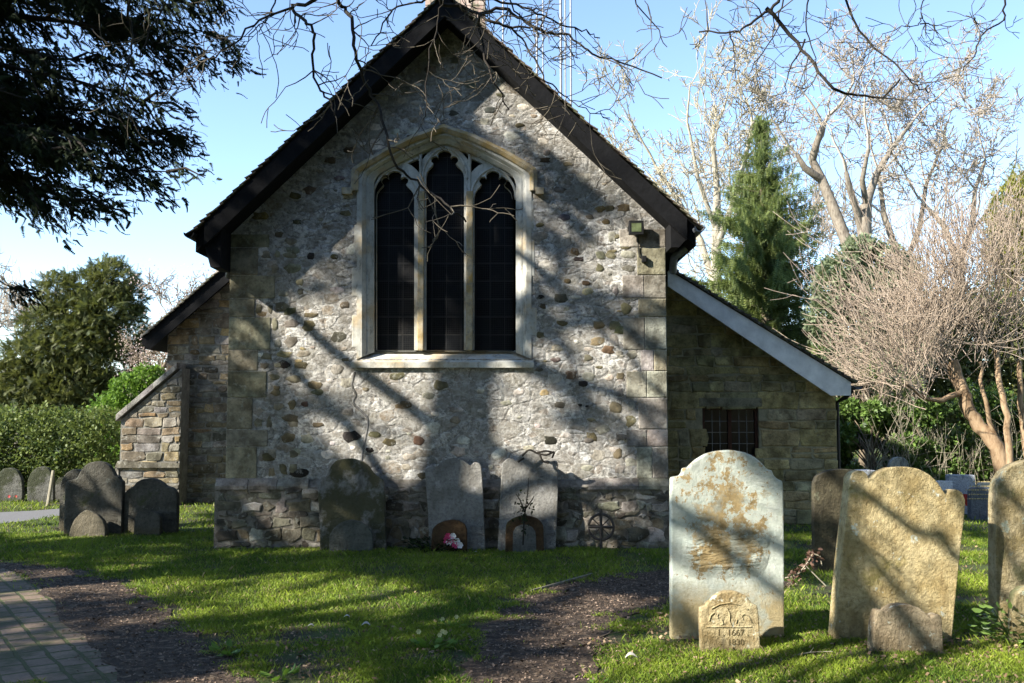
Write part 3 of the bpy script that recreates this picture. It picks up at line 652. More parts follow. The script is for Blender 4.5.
# --- lean-to on the right
YL = 14.5; lt = empty('lean_to'); lt.parent = church
f0 = P(668.5, 269.6, YL-.3); f1 = P(851, 382, YL-.3); g0 = P(668.5, 286, YL-.3); g1 = P(831, 395.5, YL-.3); g2_ = P(851, 395.5, YL-.3)
ls = (f0.z-f1.z)/(f1.x-f0.x)
def lz(x): return f0.z-(x-f0.x)*ls
lx1 = P(837, 450, YL).x; xs0 = 1.7
wa, wb = P(703, 458, YL), P(758.5, 407, YL)
lw = plate('wall', [(xs0, -.1), (lx1, -.1), (lx1, lz(lx1)-.14), (xs0, lz(xs0)-.14)], [[(wa.x, wa.z), (wb.x, wa.z), (wb.x, wb.z), (wa.x, wb.z)]], YL, YL+.35, M['mortar_dark'], lt)
mb = MB(); mb.box(lx1-.35, lx1, YL+.35, 22, -.1, lz(lx1)-.2); mb.build('side_wall', M['mortar_dark'], lt)
PAL_L = [(.29, .25, .125), (.25, .22, .115), (.33, .28, .15), (.21, .19, .105), (.33, .265, .13), (.27, .25, .17)]
mb = MB(); courses(mb, xr+.01, lx1, 0, 5, YL, PAL_L, [((lx1, lz(lx1)-.16), (xs0, lz(xs0)-.16))], hole=lambda x, z: wa.x-.06 < x < wb.x+.06 and wa.z-.04 < z < wb.z+.05, hr=(.1, .28), wr=(.15, .55), gap=.010, jit=.018); mb.build('wall_stones', M['olive'], lw)
mb = MB(); mb.prism([(wa.x-.05, wb.z+.005), (wb.x+.05, wb.z+.005), (wb.x+.05, wb.z+.14), (wa.x-.05, wb.z+.14)], YL-.02, YL+.1, (.19, .18, .13)); mb.build('lintel', M['olive'], lw, bevel=.008)
lwin = empty('window'); lwin.parent = church
mb = MB(); fw = .045; xm = (wa.x+wb.x)/2
for (x0, x1, z0, z1) in ((wa.x, wa.x+fw, wa.z, wb.z), (wb.x-fw, wb.x, wa.z, wb.z), (xm-fw*.6, xm+fw*.6, wa.z+fw, wb.z-fw), (wa.x+fw, wb.x-fw, wa.z, wa.z+fw), (wa.x+fw, wb.x-fw, wb.z-fw, wb.z)): mb.box(x0, x1, YL+.06, YL+.12, z0, z1)
mb.build('frame', M['brown_frame'], lwin)
mb = MB()
for s in (0, 1):
    x0 = wa.x+fw if s == 0 else xm+fw*.6; x1 = xm-fw*.6 if s == 0 else wb.x-fw
    for k in range(1, 3): xk = x0+(x1-x0)*k/3; mb.box(xk-.004, xk+.004, YL+.088, YL+.094, wa.z+fw, wb.z-fw)
    for k in range(1, 4): zk = wa.z+fw+(wb.z-wa.z-2*fw)*k/4; mb.box(x0, x1, YL+.086, YL+.0875, zk-.004, zk+.004)
mb.build('glazing_bars', M['galv'], lwin)
mb = MB(); mb.box(wa.x+.01, wb.x-.01, YL+.1, YL+.104, wa.z+.01, wb.z-.01); mb.build('pane', M['glass'], lwin)
lr = empty('lean_to_roof'); lr.parent = church
mb = MB(); mb.prism([(f0.x-.01, f0.z), (g0.x-.01, g0.z), (g1.x, g1.z), (g2_.x, g2_.z), (f1.x, f1.z)], YL-.3, YL-.26); mb.build('fascia', M['white'], lr)
mb = MB(); mb.prism([(f0.x-.3, lz(f0.x-.3)-.004), (f0.x-.3, lz(f0.x-.3)-.13), (f1.x-.02, f1.z-.13), (f1.x-.02, f1.z-.004)], YL-.258, 22); mb.build('deck', M['tar'], lr)
mb = MB(); a0 = Vector((xr, 0, lz(xr))); b0 = Vector((f1.x+.05, 0, lz(f1.x+.05))); L = (b0-a0).length; n = int(L/.115); d = (b0-a0).normalized(); nrm = Vector((-d.z, 0, d.x)); nrm = nrm if nrm.z > 0 else -nrm
for k in range(n):
    a = a0+d*(k*L/n-.03); b = a0+d*((k+1)*L/n+.015); y = YL-.34
    while y < 22:
        wy = .17 if y < 16 else 1.5; A_, B_ = a+nrm*.03, b+nrm*(.065+random.uniform(-.008, .01)); q = [A_, B_, B_-nrm*.045, A_-nrm*.02]
        mb.add([(v.x, y, v.z) for v in q]+[(v.x, y+wy-.005, v.z) for v in q], [(0, 1, 2, 3), (7, 6, 5, 4), (0, 4, 5, 1), (1, 5, 6, 2), (2, 6, 7, 3), (3, 7, 4, 0)], (random.random()*.5,)*3); y += wy
mb.build('tiles', M['tiles'], lr)
mb = MB(); gg = P(856, 386, YL-.3); pts = [(math.cos(t)*.075, -abs(math.sin(t))*.06) for t in np.linspace(0, math.pi, 9)]; pr = [(gg.x+a, gg.z+b) for a, b in pts]+[(gg.x+a*.9, gg.z+b*.9+.003) for a, b in pts[::-1]]
mb.prism(pr, YL-.4, 22); mb.tube([(gg.x-.02, YL-.2, gg.z-.06), (gg.x-.1, YL-.15, gg.z-.16), (lx1+.05, YL+.1, gg.z-.24), (lx1+.05, YL+.1, 0)], .035, 8); mb.build('gutter', M['metal_black'], lr)

# floodlight on the right corner
fl = empty('floodlight', P(636, 228, YW-.1)); tag(fl, 'small square black floodlight with cable below it on the gable wall', 'floodlight'); o = fl.location
def rel(mb): mb.v = [(x-o.x, y-o.y, z-o.z) for x, y, z in mb.v]; return mb
k = YW/950
mb = MB(); mb.box(o.x-.095, o.x+.095, o.y-.04, o.y+.03, o.z-.09, o.z+.09); rel(mb).build('housing', M['metal_black'], fl, bevel=.008)
mb = MB(); mb.box(o.x-.062, o.x+.062, o.y-.046, o.y-.0415, o.z-.055, o.z+.055); rel(mb).build('lens', simple('floodlight_lens', (.10, .12, .06), .15, .5, 12, 0), fl)
mb = MB(); mb.box(o.x-.1, o.x-.092, o.y-.01, o.y+.08, o.z-.02, o.z+.02); mb.box(o.x+.092, o.x+.1, o.y-.01, o.y+.08, o.z-.02, o.z+.02); mb.box(o.x-.1, o.x+.1, o.y+.07, o.y+.078, o.z-.03, o.z+.03); rel(mb).build('bracket', M['metal_black'], fl)
mb = MB(); mb.tube([(o.x+.03, o.y+.06, o.z-.08), (o.x+.035, o.y+.07, o.z-.25), (o.x+.05, o.y+.07, o.z-.36), (o.x+.1, o.y+.07, o.z-.4)], .008, 6); rel(mb).build('cable', M['metal_black'], fl)
mb = MB(); mb.box(o.x+.075, o.x+.135, o.y+.03, o.y+.085, o.z-.43, o.z-.35); rel(mb).build('junction_box', M['metal_black'], fl, bevel=.006)

# tall thin rods standing up behind the right slope of the roof
for i, (px, y0, hgt, r) in enumerate(((503, 40, 6, .014), (537, 75, 1.1, .02), (543, 72, 7, .012), (561, 100, 7, .024), (565.5, 100, 7, .014), (571, 104, 7, .018))):
    b = P(px, y0, 16.5); lo = roofz(b.x)-.1
    mb = MB(); mb.tube([(0, 0, 0), (0, 0, b.z+hgt-lo)], r, 8); ob = mb.build('roof_rod', M['galv']); ob.location = (b.x, 16.5, lo)
    tag(ob, ['lone thin vertical rod nearest the roof ridge on the right', 'short vertical rod ending just above the right roof slope', 'hair-thin vertical rod beside the short rod on the right roof slope', 'thickest dark rod, left of the close trio of tall rods above the roof', 'middle rod of the close trio of tall rods above the roof', 'rightmost rod of the close trio of tall rods above the roof'][i], 'rod', 'thin rods standing on the church roof')

# ------------------------------------------------------------------ GRAVESTONES
def hstone_mat(name, c0, c1, lich, lth=.55, moss=(.07, .075, .02), mth=.7, dark=(.06, .055, .045), dth=.62, scale=1, foot=.0, relief=0, streak=0, black=None):
    n = NB(name); f = n.noise(4*scale, 6, .62); g = n.noise(45, 5, .7); m = n.noise(9*scale, 6, .7)
    c = n.mix(n.ramp(f, [(.38, 0), (.6, 1)]), c0, c1); c = n.mix(n.ramp(n.noise(22*scale, 8, .8), [(.4, .6), (.52, 0)]), c, tuple(v*.5 for v in c0))
    c = n.mix(n.ramp(n.noise(7*scale, 7, .72, n.map(loc=(3, 1, 2))), [(lth-.015, 0), (lth+.035, .95)]), c, lich)
    c = n.mix(n.ramp(n.noise(3*scale, 6, .68, n.map(loc=(9, 4, 7))), [(mth-.03, 0), (mth+.06, .85)]), c, moss)
    sv = n.map((1, 1, .22), (1, 0, 0))
    c = n.mix(n.ramp(n.noise(6*scale, 5, .65, sv), [(dth-.08, 0), (dth+.06, .8)]), c, dark)
    c = n.mix(n.ramp(g, [(.25, .5), (.42, 0)]), c, dark)
    if foot:
        z = n.sep()[2]; c = n.mix(n.ramp(n.math('ADD', z, n.math('MULTIPLY', f, .3)), [(foot*.5, .8), (foot+.15, 0)]), c, (.09, .07, .03))
    n.base(c); n.rough(.92); n.bump(n.math('ADD', n.math('MULTIPLY', m, .8), n.math('MULTIPLY', g, .4)), 1, .045); n.bump(n.noise(120, 3, .7), .5, .008)
    return n
def headstone(name, pts, Y, thick, mat, label, group=None, cat='gravestone', lean=0, yaw=0, parent=None, bev=.012, it=2, border=0, sink=.12, roll=0):
    """pts: outline (image px, at depth Y), foot corners last; thickness and place are real"""
    pr = [xz(a, b, Y) for a, b in pts]
    bx_ = (pr[0][0]+pr[-1][0])/2; bz = float(gz(bx_, Y)); 
    pr = [(x-bx_, z-bz) for x, z in pr]
    pr[0] = (pr[0][0], -sink); pr[-1] = (pr[-1][0], -sink)
    o = chaikin(pr, it, .14 if it == 2 else .06, 1)
    bm = bmesh.new(); vs = [bm.verts.new((x, 0, z)) for x, z in o]; f = bm.faces.new(vs); bm.normal_update()
    r = bmesh.ops.extrude_face_region(bm, geom=[f]); nv = [v for v in r['geom'] if isinstance(v, bmesh.types.BMVert)]
    bmesh.ops.translate(bm, verts=nv, vec=(0, thick, 0)); bmesh.ops.recalc_face_normals(bm, faces=bm.faces)
    ed = [e for e in bm.edges if abs(e.verts[0].co.y-e.verts[1].co.y) < 1e-6]
    bmesh.ops.bevel(bm, geom=ed, offset=bev, segments=3, affect='EDGES', profile=.5, clamp_overlap=True)
    me = bpy.data.meshes.new(name); bm.to_mesh(me); bm.free()
    ob = link(name, me, mat.m if isinstance(mat, NB) else mat, parent); ob.location = (bx_, Y, bz); ob.rotation_euler = (lean, roll, yaw)
    if label: tag(ob, label, cat, group)
    return ob
c5 = lambda l: [(400+a/4.655, 440+b/4.655) for a, b in l]; c8 = lambda l: [(300+a/4.74, 440+b/4.74) for a, b in l]; c7 = lambda l: [(a/5.12, 440+b/5.12) for a, b in l]
cE = lambda l: [(650+a/2.968, 430+b/2.968) for a, b in l]; cF = lambda l: [(810+a/3.103, 440+b/3.103) for a, b in l]; cR = lambda l: [(860+a/6.244, 430+b/6.244) for a, b in l]
# E, the big white lichened one
E = NB('white_lichen_stone'); f = E.noise(8, 10, .8); s = E.sep()
base = E.mix(E.ramp(E.noise(16, 8, .8), [(.35, 0), (.65, 1)]), (.36, .39, .32), (.58, .60, .53))
ce = E.math('MULTIPLY', E.math('SUBTRACT', 1, E.math('POWER', E.math('ABSOLUTE', E.math('MULTIPLY', s[0], 2.9)), 2)), 1, clamp=True)
zz = E.ramp(E.math('MULTIPLY', s[2], .7), [(.30, 0), (.42, 1), (.72, .75), (.9, .35)])
wear = E.math('MULTIPLY', E.math('ADD', ce, E.math('MULTIPLY', E.math('SUBTRACT', E.noise(3.2, 4, .6), .5), 1.2)), zz, clamp=True)
oc = E.mix(E.ramp(E.noise(12, 6, .7), [(.4, 0), (.62, 1)]), (.22, .145, .05), (.38, .28, .13))
c = E.mix(E.ramp(E.math('ADD', f, E.math('MULTIPLY', wear, .15)), [(.56, 0), (.585, .95)]), base, oc)
foot = E.ramp(E.math('ADD', E.math('ADD', s[2], E.math('MULTIPLY', E.math('ABSOLUTE', s[0]), -.35)), E.math('MULTIPLY', f, .25)), [(.12, 0), (.22, .9), (.38, .85), (.52, 0)])
foot = E.ramp(E.math('ADD', s[2], E.math('MULTIPLY', f, .3)), [(.40, .92), (.60, 0)])
c = E.mix(foot, c, E.mix(E.noise(9, 5), (.2, .14, .05), (.42, .34, .18)))
c = E.mix(E.ramp(E.noise(3, 6, .7, E.map(loc=(5, 5, 5))), [(.50, 0), (.60, .6)]), c, (.34, .39, .35))
c = E.mix(E.ramp(E.noise(50, 4, .7), [(.24, .6), (.4, 0)]), c, (.18, .14, .09))
E.base(c); pocks = E.math('MULTIPLY', E.noise(9, 5, .62, E.map((.7, 1, 1.9), rot=(0, R(24), 0))), E.ramp(E.math('ADD', E.math('MULTIPLY', wear, E.ramp(s[2], [(.38, 0), (.55, 1), (.72, 1), (.92, .0)])), E.math('MULTIPLY', f, .4)), [(.25, 0), (.75, 1)]))
E.bump(E.noise(26, 8, .8), .8, .02); E.bump(pocks, .95, .085)
big = empty('gravestone', G(727, 640)); tag(big, 'tall white lichened gravestone with flaking face and ochre patches, front right', 'gravestone')
SY = big.location.y
e_ = headstone('headstone', cE([(62, 612), (64, 350), (65, 142), (70, 137), (92, 133), (99, 124), (102, 110), (117, 108), (124, 100), (142, 84), (170, 67), (205, 58), (245, 55), (285, 62), (312, 74), (335, 93), (352, 113), (366, 116), (371, 130), (380, 140), (400, 150), (401, 350), (398, 612)]), SY, .10, E, None, parent=big, lean=R(-1.5), bev=.014)
e_.location = (e_.location.x-big.location.x, 0, 0)
ob = headstone('footstone', [(660+a/5.12, 560+b/5.12) for a, b in [(210, 400), (208, 250), (222, 244), (240, 238), (246, 222), (262, 212), (280, 192), (310, 172), (345, 162), (385, 162), (420, 172), (450, 190), (466, 212), (480, 226), (505, 235), (512, 300), (516, 410)]], SY-.36, .08,
    hstone_mat('ochre_footstone', (.28, .2, .09), (.52, .44, .26), (.62, .63, .5), .6, (.10, .10, .03), .66, foot=.12), 'small ochre footstone with carved scroll top, set before the tall white gravestone', 'low footstones standing before headstones', 'footstone', lean=R(-5))
fm = simple('carved_shadow', (.10, .075, .035), .95, .2, 30, 0)
mb = MB()
for pts in ([(-.15, .21), (-.135, .25), (-.11, .268), (-.085, .255), (-.09, .23)], [(.15, .20), (.13, .245), (.105, .262), (.085, .25), (.09, .22)], [(-.02, .30), (.0, .255), (-.005, .21), (.01, .175)], [(-.17, .17), (-.12, .168), (-.05, .172), (.02, .168), (.15, .17)], [(-.13, .295), (-.07, .325), (0, .335), (.08, .322), (.13, .29)], [(.05, .22), (.04, .19), (.06, .18)], [(-.06, .22), (-.05, .19), (-.07, .18)]):
    mb.tube([(a, -.001, z) for a, z in pts], .007, 5)
mb.build('carving', hstone_mat('ochre_carving', (.3, .22, .1), (.5, .42, .25), (.6, .6, .5), .6).m, ob)
def text(s, size, parent, loc, mat, name='inscription', ext=.002):
    cu = bpy.data.curves.new(name, 'FONT'); cu.body = s; cu.size = size; cu.extrude = ext; cu.align_x = 'CENTER'
    t = bpy.data.objects.new(name, cu); C.objects.link(t); dg = bpy.context.evaluated_depsgraph_get(); me = bpy.data.meshes.new_from_object(t.evaluated_get(dg)); bpy.data.objects.remove(t)
    me.materials.clear(); q = link(name, me, mat, parent); q.location = loc; q.rotation_euler = (R(90), 0, 0); return q
text('I , 1667 .', .062, ob, (.02, -.0015, .11), fm); text('1830', .06, ob, (.035, -.0015, .045), fm)
# F, leaning ochre stone
Fm = hstone_mat('ochre_lichen_stone', (.36, .27, .12), (.54, .44, .24), (.56, .60, .52), .62, (.25, .21, .07), .6, (.2, .14, .06), .66, foot=.2)
YFs = G(890, 642).y
headstone('gravestone', cF([(70, 625), (92, 400), (118, 148), (120, 120), (130, 104), (146, 97), (162, 99), (173, 108), (178, 121), (192, 118), (212, 100), (245, 86), (290, 81), (335, 87), (372, 106), (398, 132), (414, 158), (424, 166), (436, 154), (455, 148), (472, 158), (483, 186), (460, 400), (434, 645)]), YFs, .15, Fm, 'wide ochre gravestone with shouldered top leaning to the right, grey lichen spots', 'tall gravestones in the front row', lean=R(-3), roll=R(1.6))
headstone('footstone', [(780+a/4.197, 560+b/4.197) for a, b in [(385, 362), (398, 290), (412, 228), (420, 215), (436, 213), (448, 222), (462, 210), (488, 195), (520, 189), (560, 192), (592, 204), (618, 225), (640, 246), (655, 234), (672, 230), (685, 244), (685, 362)]], YFs-.33, .13,
    hstone_mat('brown_footstone', (.20, .15, .09), (.38, .31, .2), (.52, .56, .48), .6, (.12, .11, .04), .7, foot=.1), 'low brown footstone with curled shoulders, before the leaning ochre gravestone', 'low footstones standing before headstones', 'footstone', lean=R(-4))
Gm = hstone_mat('ochre_grey_stone', (.26, .20, .09), (.42, .35, .21), (.38, .42, .33), .6, (.16, .16, .07), .6, (.13, .1, .06), .62, foot=.2)
YGs = 7.45
headstone('gravestone', [(996, 640), (997, 560), (998, 500), (1000, 484), (1006, 473), (1016, 465), (1032, 460), (1052, 459), (1072, 464), (1086, 474), (1093, 490), (1094, 560), (1093, 640)], YGs, .13, Gm, 'round-topped ochre gravestone cut off by the right edge of the photo', 'tall gravestones in the front row', lean=R(-2))
headstone('footstone', [(1015, 645), (1014, 606), (1016, 594), (1024, 588), (1040, 585), (1056, 590), (1064, 600), (1064, 645)], YGs-.35, .1, Gm, 'pale footstone behind the ivy at the right edge of the photo', 'low footstones standing before headstones', 'footstone')
# dark stone behind E and F
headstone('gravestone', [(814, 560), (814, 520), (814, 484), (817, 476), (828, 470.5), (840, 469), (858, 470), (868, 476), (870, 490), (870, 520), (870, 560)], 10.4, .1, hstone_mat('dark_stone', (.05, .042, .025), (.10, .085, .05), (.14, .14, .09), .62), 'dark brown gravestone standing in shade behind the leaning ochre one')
# stones against the wall
mA = hstone_mat('mossy_headstone', (.15, .145, .12), (.25, .24, .22), (.26, .26, .23), .62, (.05, .047, .014), .44, foot=.1)
headstone('gravestone', c8([(93, 600), (93, 430), (80, 270), (79, 205), (92, 190), (112, 178), (124, 158), (138, 125), (160, 98), (200, 88), (245, 86), (285, 98), (320, 124), (345, 160), (368, 176), (390, 190), (399, 270), (402, 420), (414, 600)]), YW-.35, .09, mA, 'moss-covered round-topped gravestone, leftmost of the three against the gable wall', 'gravestones leaning on the gable wall', lean=R(-6))
headstone('footstone', c8([(138, 598), (138, 450), (158, 418), (195, 390), (240, 377), (285, 388), (320, 412), (343, 448), (346, 598)]), YW-.5, .07, hstone_mat('grey_footstone', (.075, .078, .063), (.12, .123, .104), (.15, .155, .135), .62), 'grey arched footstone set against the mossy gravestone by the wall', 'low footstones standing before headstones', 'footstone', lean=R(-4))
mBC = hstone_mat('pale_headstone', (.17, .16, .14), (.27, .26, .235), (.32, .31, .29), .6, (.16, .15, .08), .72, (.13, .12, .1), .6, foot=.05)
headstone('gravestone', c5([(138, 478), (130, 350), (120, 230), (113, 140), (125, 128), (145, 126), (162, 136), (175, 118), (198, 95), (230, 84), (262, 83), (292, 94), (315, 112), (326, 120), (345, 102), (368, 108), (378, 125), (385, 230), (400, 478)]), YW-.3, .09, mBC, 'pale grey gravestone above the pink flowers, between the mossy one and its neighbour', 'gravestones leaning on the gable wall', lean=R(-5))
rust = hstone_mat('rusty_footstone', (.05, .028, .012), (.085, .05, .022), (.08, .07, .045), .64, (.07, .07, .02), .6)
headstone('footstone', c5([(143, 476), (146, 440), (152, 412), (172, 392), (205, 377), (240, 371), (275, 376), (302, 392), (312, 420), (313, 476)]), YW-.46, .07, rust, 'rust-brown footstone behind the pink flowers', 'low footstones standing before headstones', 'footstone', lean=R(-4))
headstone('gravestone', c5([(453, 480), (465, 300), (474, 115), (485, 98), (505, 84), (525, 88), (540, 98), (552, 78), (572, 60), (600, 50), (632, 58), (655, 74), (668, 98), (692, 94), (715, 88), (738, 104), (737, 250), (722, 480)]), YW-.3, .09, mBC, 'pale grey gravestone topped by dark ivy stems, rightmost against the gable wall', 'gravestones leaning on the gable wall', lean=R(-4))
fs = headstone('footstone', c5([(488, 480), (492, 400), (500, 384), (520, 368), (550, 356), (580, 351), (612, 356), (640, 366), (660, 384), (668, 402), (672, 480)]), YW-.46, .07, rust, 'rust-rimmed footstone with grey face, below the small sapling', 'low footstones standing before headstones', 'footstone', lean=R(-4))
fc = headstone('face', c5([(524, 478), (526, 430), (540, 405), (565, 395), (590, 395), (615, 405), (632, 430), (636, 478)]), YW-.47, .02, hstone_mat('grey_face', (.09, .09, .08), (.16, .16, .145), (.18, .18, .16), .6), None, parent=fs); fc.location = (0, -.012, 0)
# iron wheel cross
cr = P(601, 527, YW-.3); wc = MB(); r_ = .155
wc.tube([(math.cos(t)*r_, 0, cr.z+math.sin(t)*r_) for t in np.linspace(0, 2*math.pi, 25)], .018, 6)
wc.tube([(0, 0, -.1), (0, 0, cr.z+r_+.05)], .02, 6); wc.tube([(-r_, 0, cr.z), (r_, 0, cr.z)], .018, 6)
for t in (.785, 2.356): wc.tube([(-math.cos(t)*r_, 0, cr.z-math.sin(t)*r_), (math.cos(t)*r_, 0, cr.z+math.sin(t)*r_)], .008, 5)
o_ = wc.build('wheel_cross', simple('rusted_iron', (.055, .045, .038), .8, .4, 20, .3)); o_.location = (cr.x, YW-.3, 0); tag(o_, 'rusty wheel-shaped iron grave cross at the foot of the gable wall', 'grave cross')
# left pair + one behind
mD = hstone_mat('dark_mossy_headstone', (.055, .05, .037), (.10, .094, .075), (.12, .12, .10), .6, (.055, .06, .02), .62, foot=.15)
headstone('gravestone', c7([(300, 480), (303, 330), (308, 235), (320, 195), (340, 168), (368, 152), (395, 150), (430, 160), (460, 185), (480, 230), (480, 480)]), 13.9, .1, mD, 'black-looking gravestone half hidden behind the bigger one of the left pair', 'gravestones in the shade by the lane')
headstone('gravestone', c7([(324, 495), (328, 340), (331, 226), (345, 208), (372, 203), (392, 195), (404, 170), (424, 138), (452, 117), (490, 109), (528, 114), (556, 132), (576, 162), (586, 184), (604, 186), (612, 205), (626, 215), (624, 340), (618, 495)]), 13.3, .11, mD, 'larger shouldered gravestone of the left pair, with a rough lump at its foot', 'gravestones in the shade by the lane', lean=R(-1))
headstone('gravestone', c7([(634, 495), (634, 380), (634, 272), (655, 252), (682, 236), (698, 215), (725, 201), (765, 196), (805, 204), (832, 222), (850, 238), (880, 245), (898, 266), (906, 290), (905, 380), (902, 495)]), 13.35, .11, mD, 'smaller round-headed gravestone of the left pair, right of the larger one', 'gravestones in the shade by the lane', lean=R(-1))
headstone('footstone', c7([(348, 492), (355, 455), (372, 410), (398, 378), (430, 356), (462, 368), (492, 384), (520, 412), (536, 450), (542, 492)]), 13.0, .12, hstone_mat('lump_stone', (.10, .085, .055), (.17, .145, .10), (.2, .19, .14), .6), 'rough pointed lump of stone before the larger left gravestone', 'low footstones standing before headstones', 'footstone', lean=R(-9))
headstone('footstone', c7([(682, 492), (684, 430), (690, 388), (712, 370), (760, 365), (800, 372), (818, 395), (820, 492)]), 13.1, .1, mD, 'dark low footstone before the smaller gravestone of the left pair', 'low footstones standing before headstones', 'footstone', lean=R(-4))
mH = hstone_mat('hedge_shade_stone', (.07, .068, .055), (.15, .145, .125), (.26, .26, .22), .62, (.03, .035, .012), .5)  # dark tones and extra moss stand in for the hedge's shade
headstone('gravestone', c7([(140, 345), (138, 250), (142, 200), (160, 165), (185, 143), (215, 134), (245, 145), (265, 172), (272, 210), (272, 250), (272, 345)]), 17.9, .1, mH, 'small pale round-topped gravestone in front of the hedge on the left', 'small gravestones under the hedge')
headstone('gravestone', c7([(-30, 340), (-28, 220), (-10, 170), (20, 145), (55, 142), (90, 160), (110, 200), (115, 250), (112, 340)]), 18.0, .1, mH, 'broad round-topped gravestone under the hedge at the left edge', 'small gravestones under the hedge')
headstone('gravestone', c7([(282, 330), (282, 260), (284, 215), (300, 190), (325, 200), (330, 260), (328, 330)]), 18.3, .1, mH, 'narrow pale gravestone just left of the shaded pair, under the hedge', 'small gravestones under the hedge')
pp, pq = P(47, 505, 17.3), P(52, 472, 17.3)
mb = MB(); mb.tube([(0, 0, -.1), (pq.x-pp.x, .05, pq.z-pp.z+.05)], [.035, .028], 7); o_ = mb.build('stake', simple('grey_wood', (.28, .25, .18), .9, .3, 18, .3)); o_.location = (pp.x, 17.3, 0); tag(o_, 'leaning weathered wooden stake beside the pale gravestone under the hedge', 'stake')
# modern stones far right
gm = hstone_mat('blue_grey_granite', (.34, .36, .40), (.42, .44, .48), (.45, .47, .5), .62); gw = hstone_mat('white_marble', (.6, .6, .6), (.72, .72, .72), (.66, .66, .64), .65)
gd = hstone_mat('dark_granite', (.10, .11, .13), (.13, .14, .16), (.15, .16, .18), .7); gd.rough(.3)
headstone('gravestone', cR([(558, 500), (556, 400), (553, 330), (551, 284), (558, 279), (712, 281), (719, 286), (720, 350), (720, 500)]), 16.2, .12, gm, 'upright blue-grey granite gravestone with a straight top in the far group', 'modern gravestones on the far right', it=1)
headstone('gravestone', cR([(478, 460), (484, 400), (490, 322), (500, 315), (578, 318), (590, 324), (588, 400), (580, 460)]), 15.8, .1, gw, 'low white marble gravestone left of the blue-grey one', 'modern gravestones on the far right', it=1, lean=R(-6))
dg_ = headstone('gravestone', cR([(690, 552), (690, 450), (691, 380), (705, 364), (722, 358), (800, 358), (830, 362), (846, 376), (848, 450), (848, 552)]), 15.4, .12, gd, 'polished dark gravestone with faded gilt lettering on the far right', 'modern gravestones on the far right', it=1)
gold = simple('gilt', (.42, .34, .16), .4, .3, 20, 0)
for k, (wd, zz_) in enumerate(((.14, .60), (.2, .53), (.26, .47), (.22, .40), (.25, .33))):
    mb = MB(); x = -wd
    while x < wd-.02: l = random.uniform(.015, .05); mb.box(x, min(x+l, wd), -.004, -.001, zz_-.008, zz_+.008); x += l+.014
    mb.build('lettering', gold, dg_)
headstone('gravestone', cR([(735, 420), (742, 340), (760, 328), (850, 330), (860, 420)]), 17.0, .1, hstone_mat('cream_stone', (.48, .45, .36), (.6, .57, .48), (.55, .54, .45), .6), 'cream stone showing above the polished dark gravestone', 'modern gravestones on the far right', it=1)
headstone('gravestone', cR([(180, 500), (180, 230), (192, 195), (215, 174), (245, 167), (278, 174), (302, 196), (310, 230), (310, 500)]), 15.0, .1, hstone_mat('grey_far_stone', (.24, .25, .22), (.36, .37, .34), (.4, .41, .36), .6), 'grey rounded gravestone top showing above the leaning ochre one', 'modern gravestones on the far right')
headstone('gravestone', cR([(-20, 400), (-18, 262), (-8, 252), (60, 250), (108, 254), (112, 270), (112, 400)]), 13.6, .2, gw, 'pale flat-topped stone left of the grey rounded top', 'modern gravestones on the far right', it=1)

# ------------------------------------------------------------------ PLANT MAKERS
def basis(d, roll):
    d = d/(np.linalg.norm(d, axis=1, keepdims=True)+1e-9); ref = np.where(np.abs(d[:, 2:3]) < .9, [[0, 0, 1.]], [[1., 0, 0]])
    u = np.cross(d, ref); u /= np.linalg.norm(u, axis=1, keepdims=True); w_ = np.cross(d, u); c, s = np.cos(roll)[:, None], np.sin(roll)[:, None]
    return d, u*c+w_*s, -u*s+w_*c
def scatter(tv, tf, cen, dr, size, roll=None, tint=None):
    """place copies of a small template (x along dr) -> V, F, colour"""
    n = len(cen); roll = rng.uniform(0, 2*np.pi, n) if roll is None else roll; d, u, w_ = basis(dr, roll)
    V = cen[:, None, :]+size[:, None, None]*(tv[None, :, 0:1]*d[:, None, :]+tv[None, :, 1:2]*u[:, None, :]+tv[None, :, 2:3]*w_[:, None, :])
    Fc = (tf[None]+np.arange(n)[:, None, None]*len(tv)).reshape(-1, tf.shape[1]); t = rng.random(n) if tint is None else tint
    return V.reshape(-1, 3), Fc, np.repeat(np.stack([t, t, t], 1), len(tv), 0)
LEAF = (np.array([(0, 0, 0), (.5, .32, .06), (1, 0, 0), (.5, -.32, .06)], float), np.array([(0, 1, 2, 3)]))
def frond(n=9, ln=.34, wd=.07, droop=.25):
    v, f = [], []
    for i in range(n):
        t = i/(n-1)
        for s in (-1, 1):
            b = len(v); x = t*.85; z = -droop*t*t; l = ln*(1-.55*t); v += [(x, 0, z), (x+l*.6+.02, s*l, z-.05), (x+wd+.03, 0, z-.01)]; f.append((b, b+1, b+2))
    return np.array(v, float), np.array(f)
FROND = frond(); DRAPE = (np.array([(0, -.05, 0), (0, .05, 0), (.5, .16, 0), (.5, -.16, 0), (1, 0, 0), (.9, .1, .12), (.3, .1, .14), (.45, -.05, .2)], float), np.array([(0, 1, 2), (0, 2, 3), (3, 2, 4), (1, 6, 5), (0, 7, 4)]))
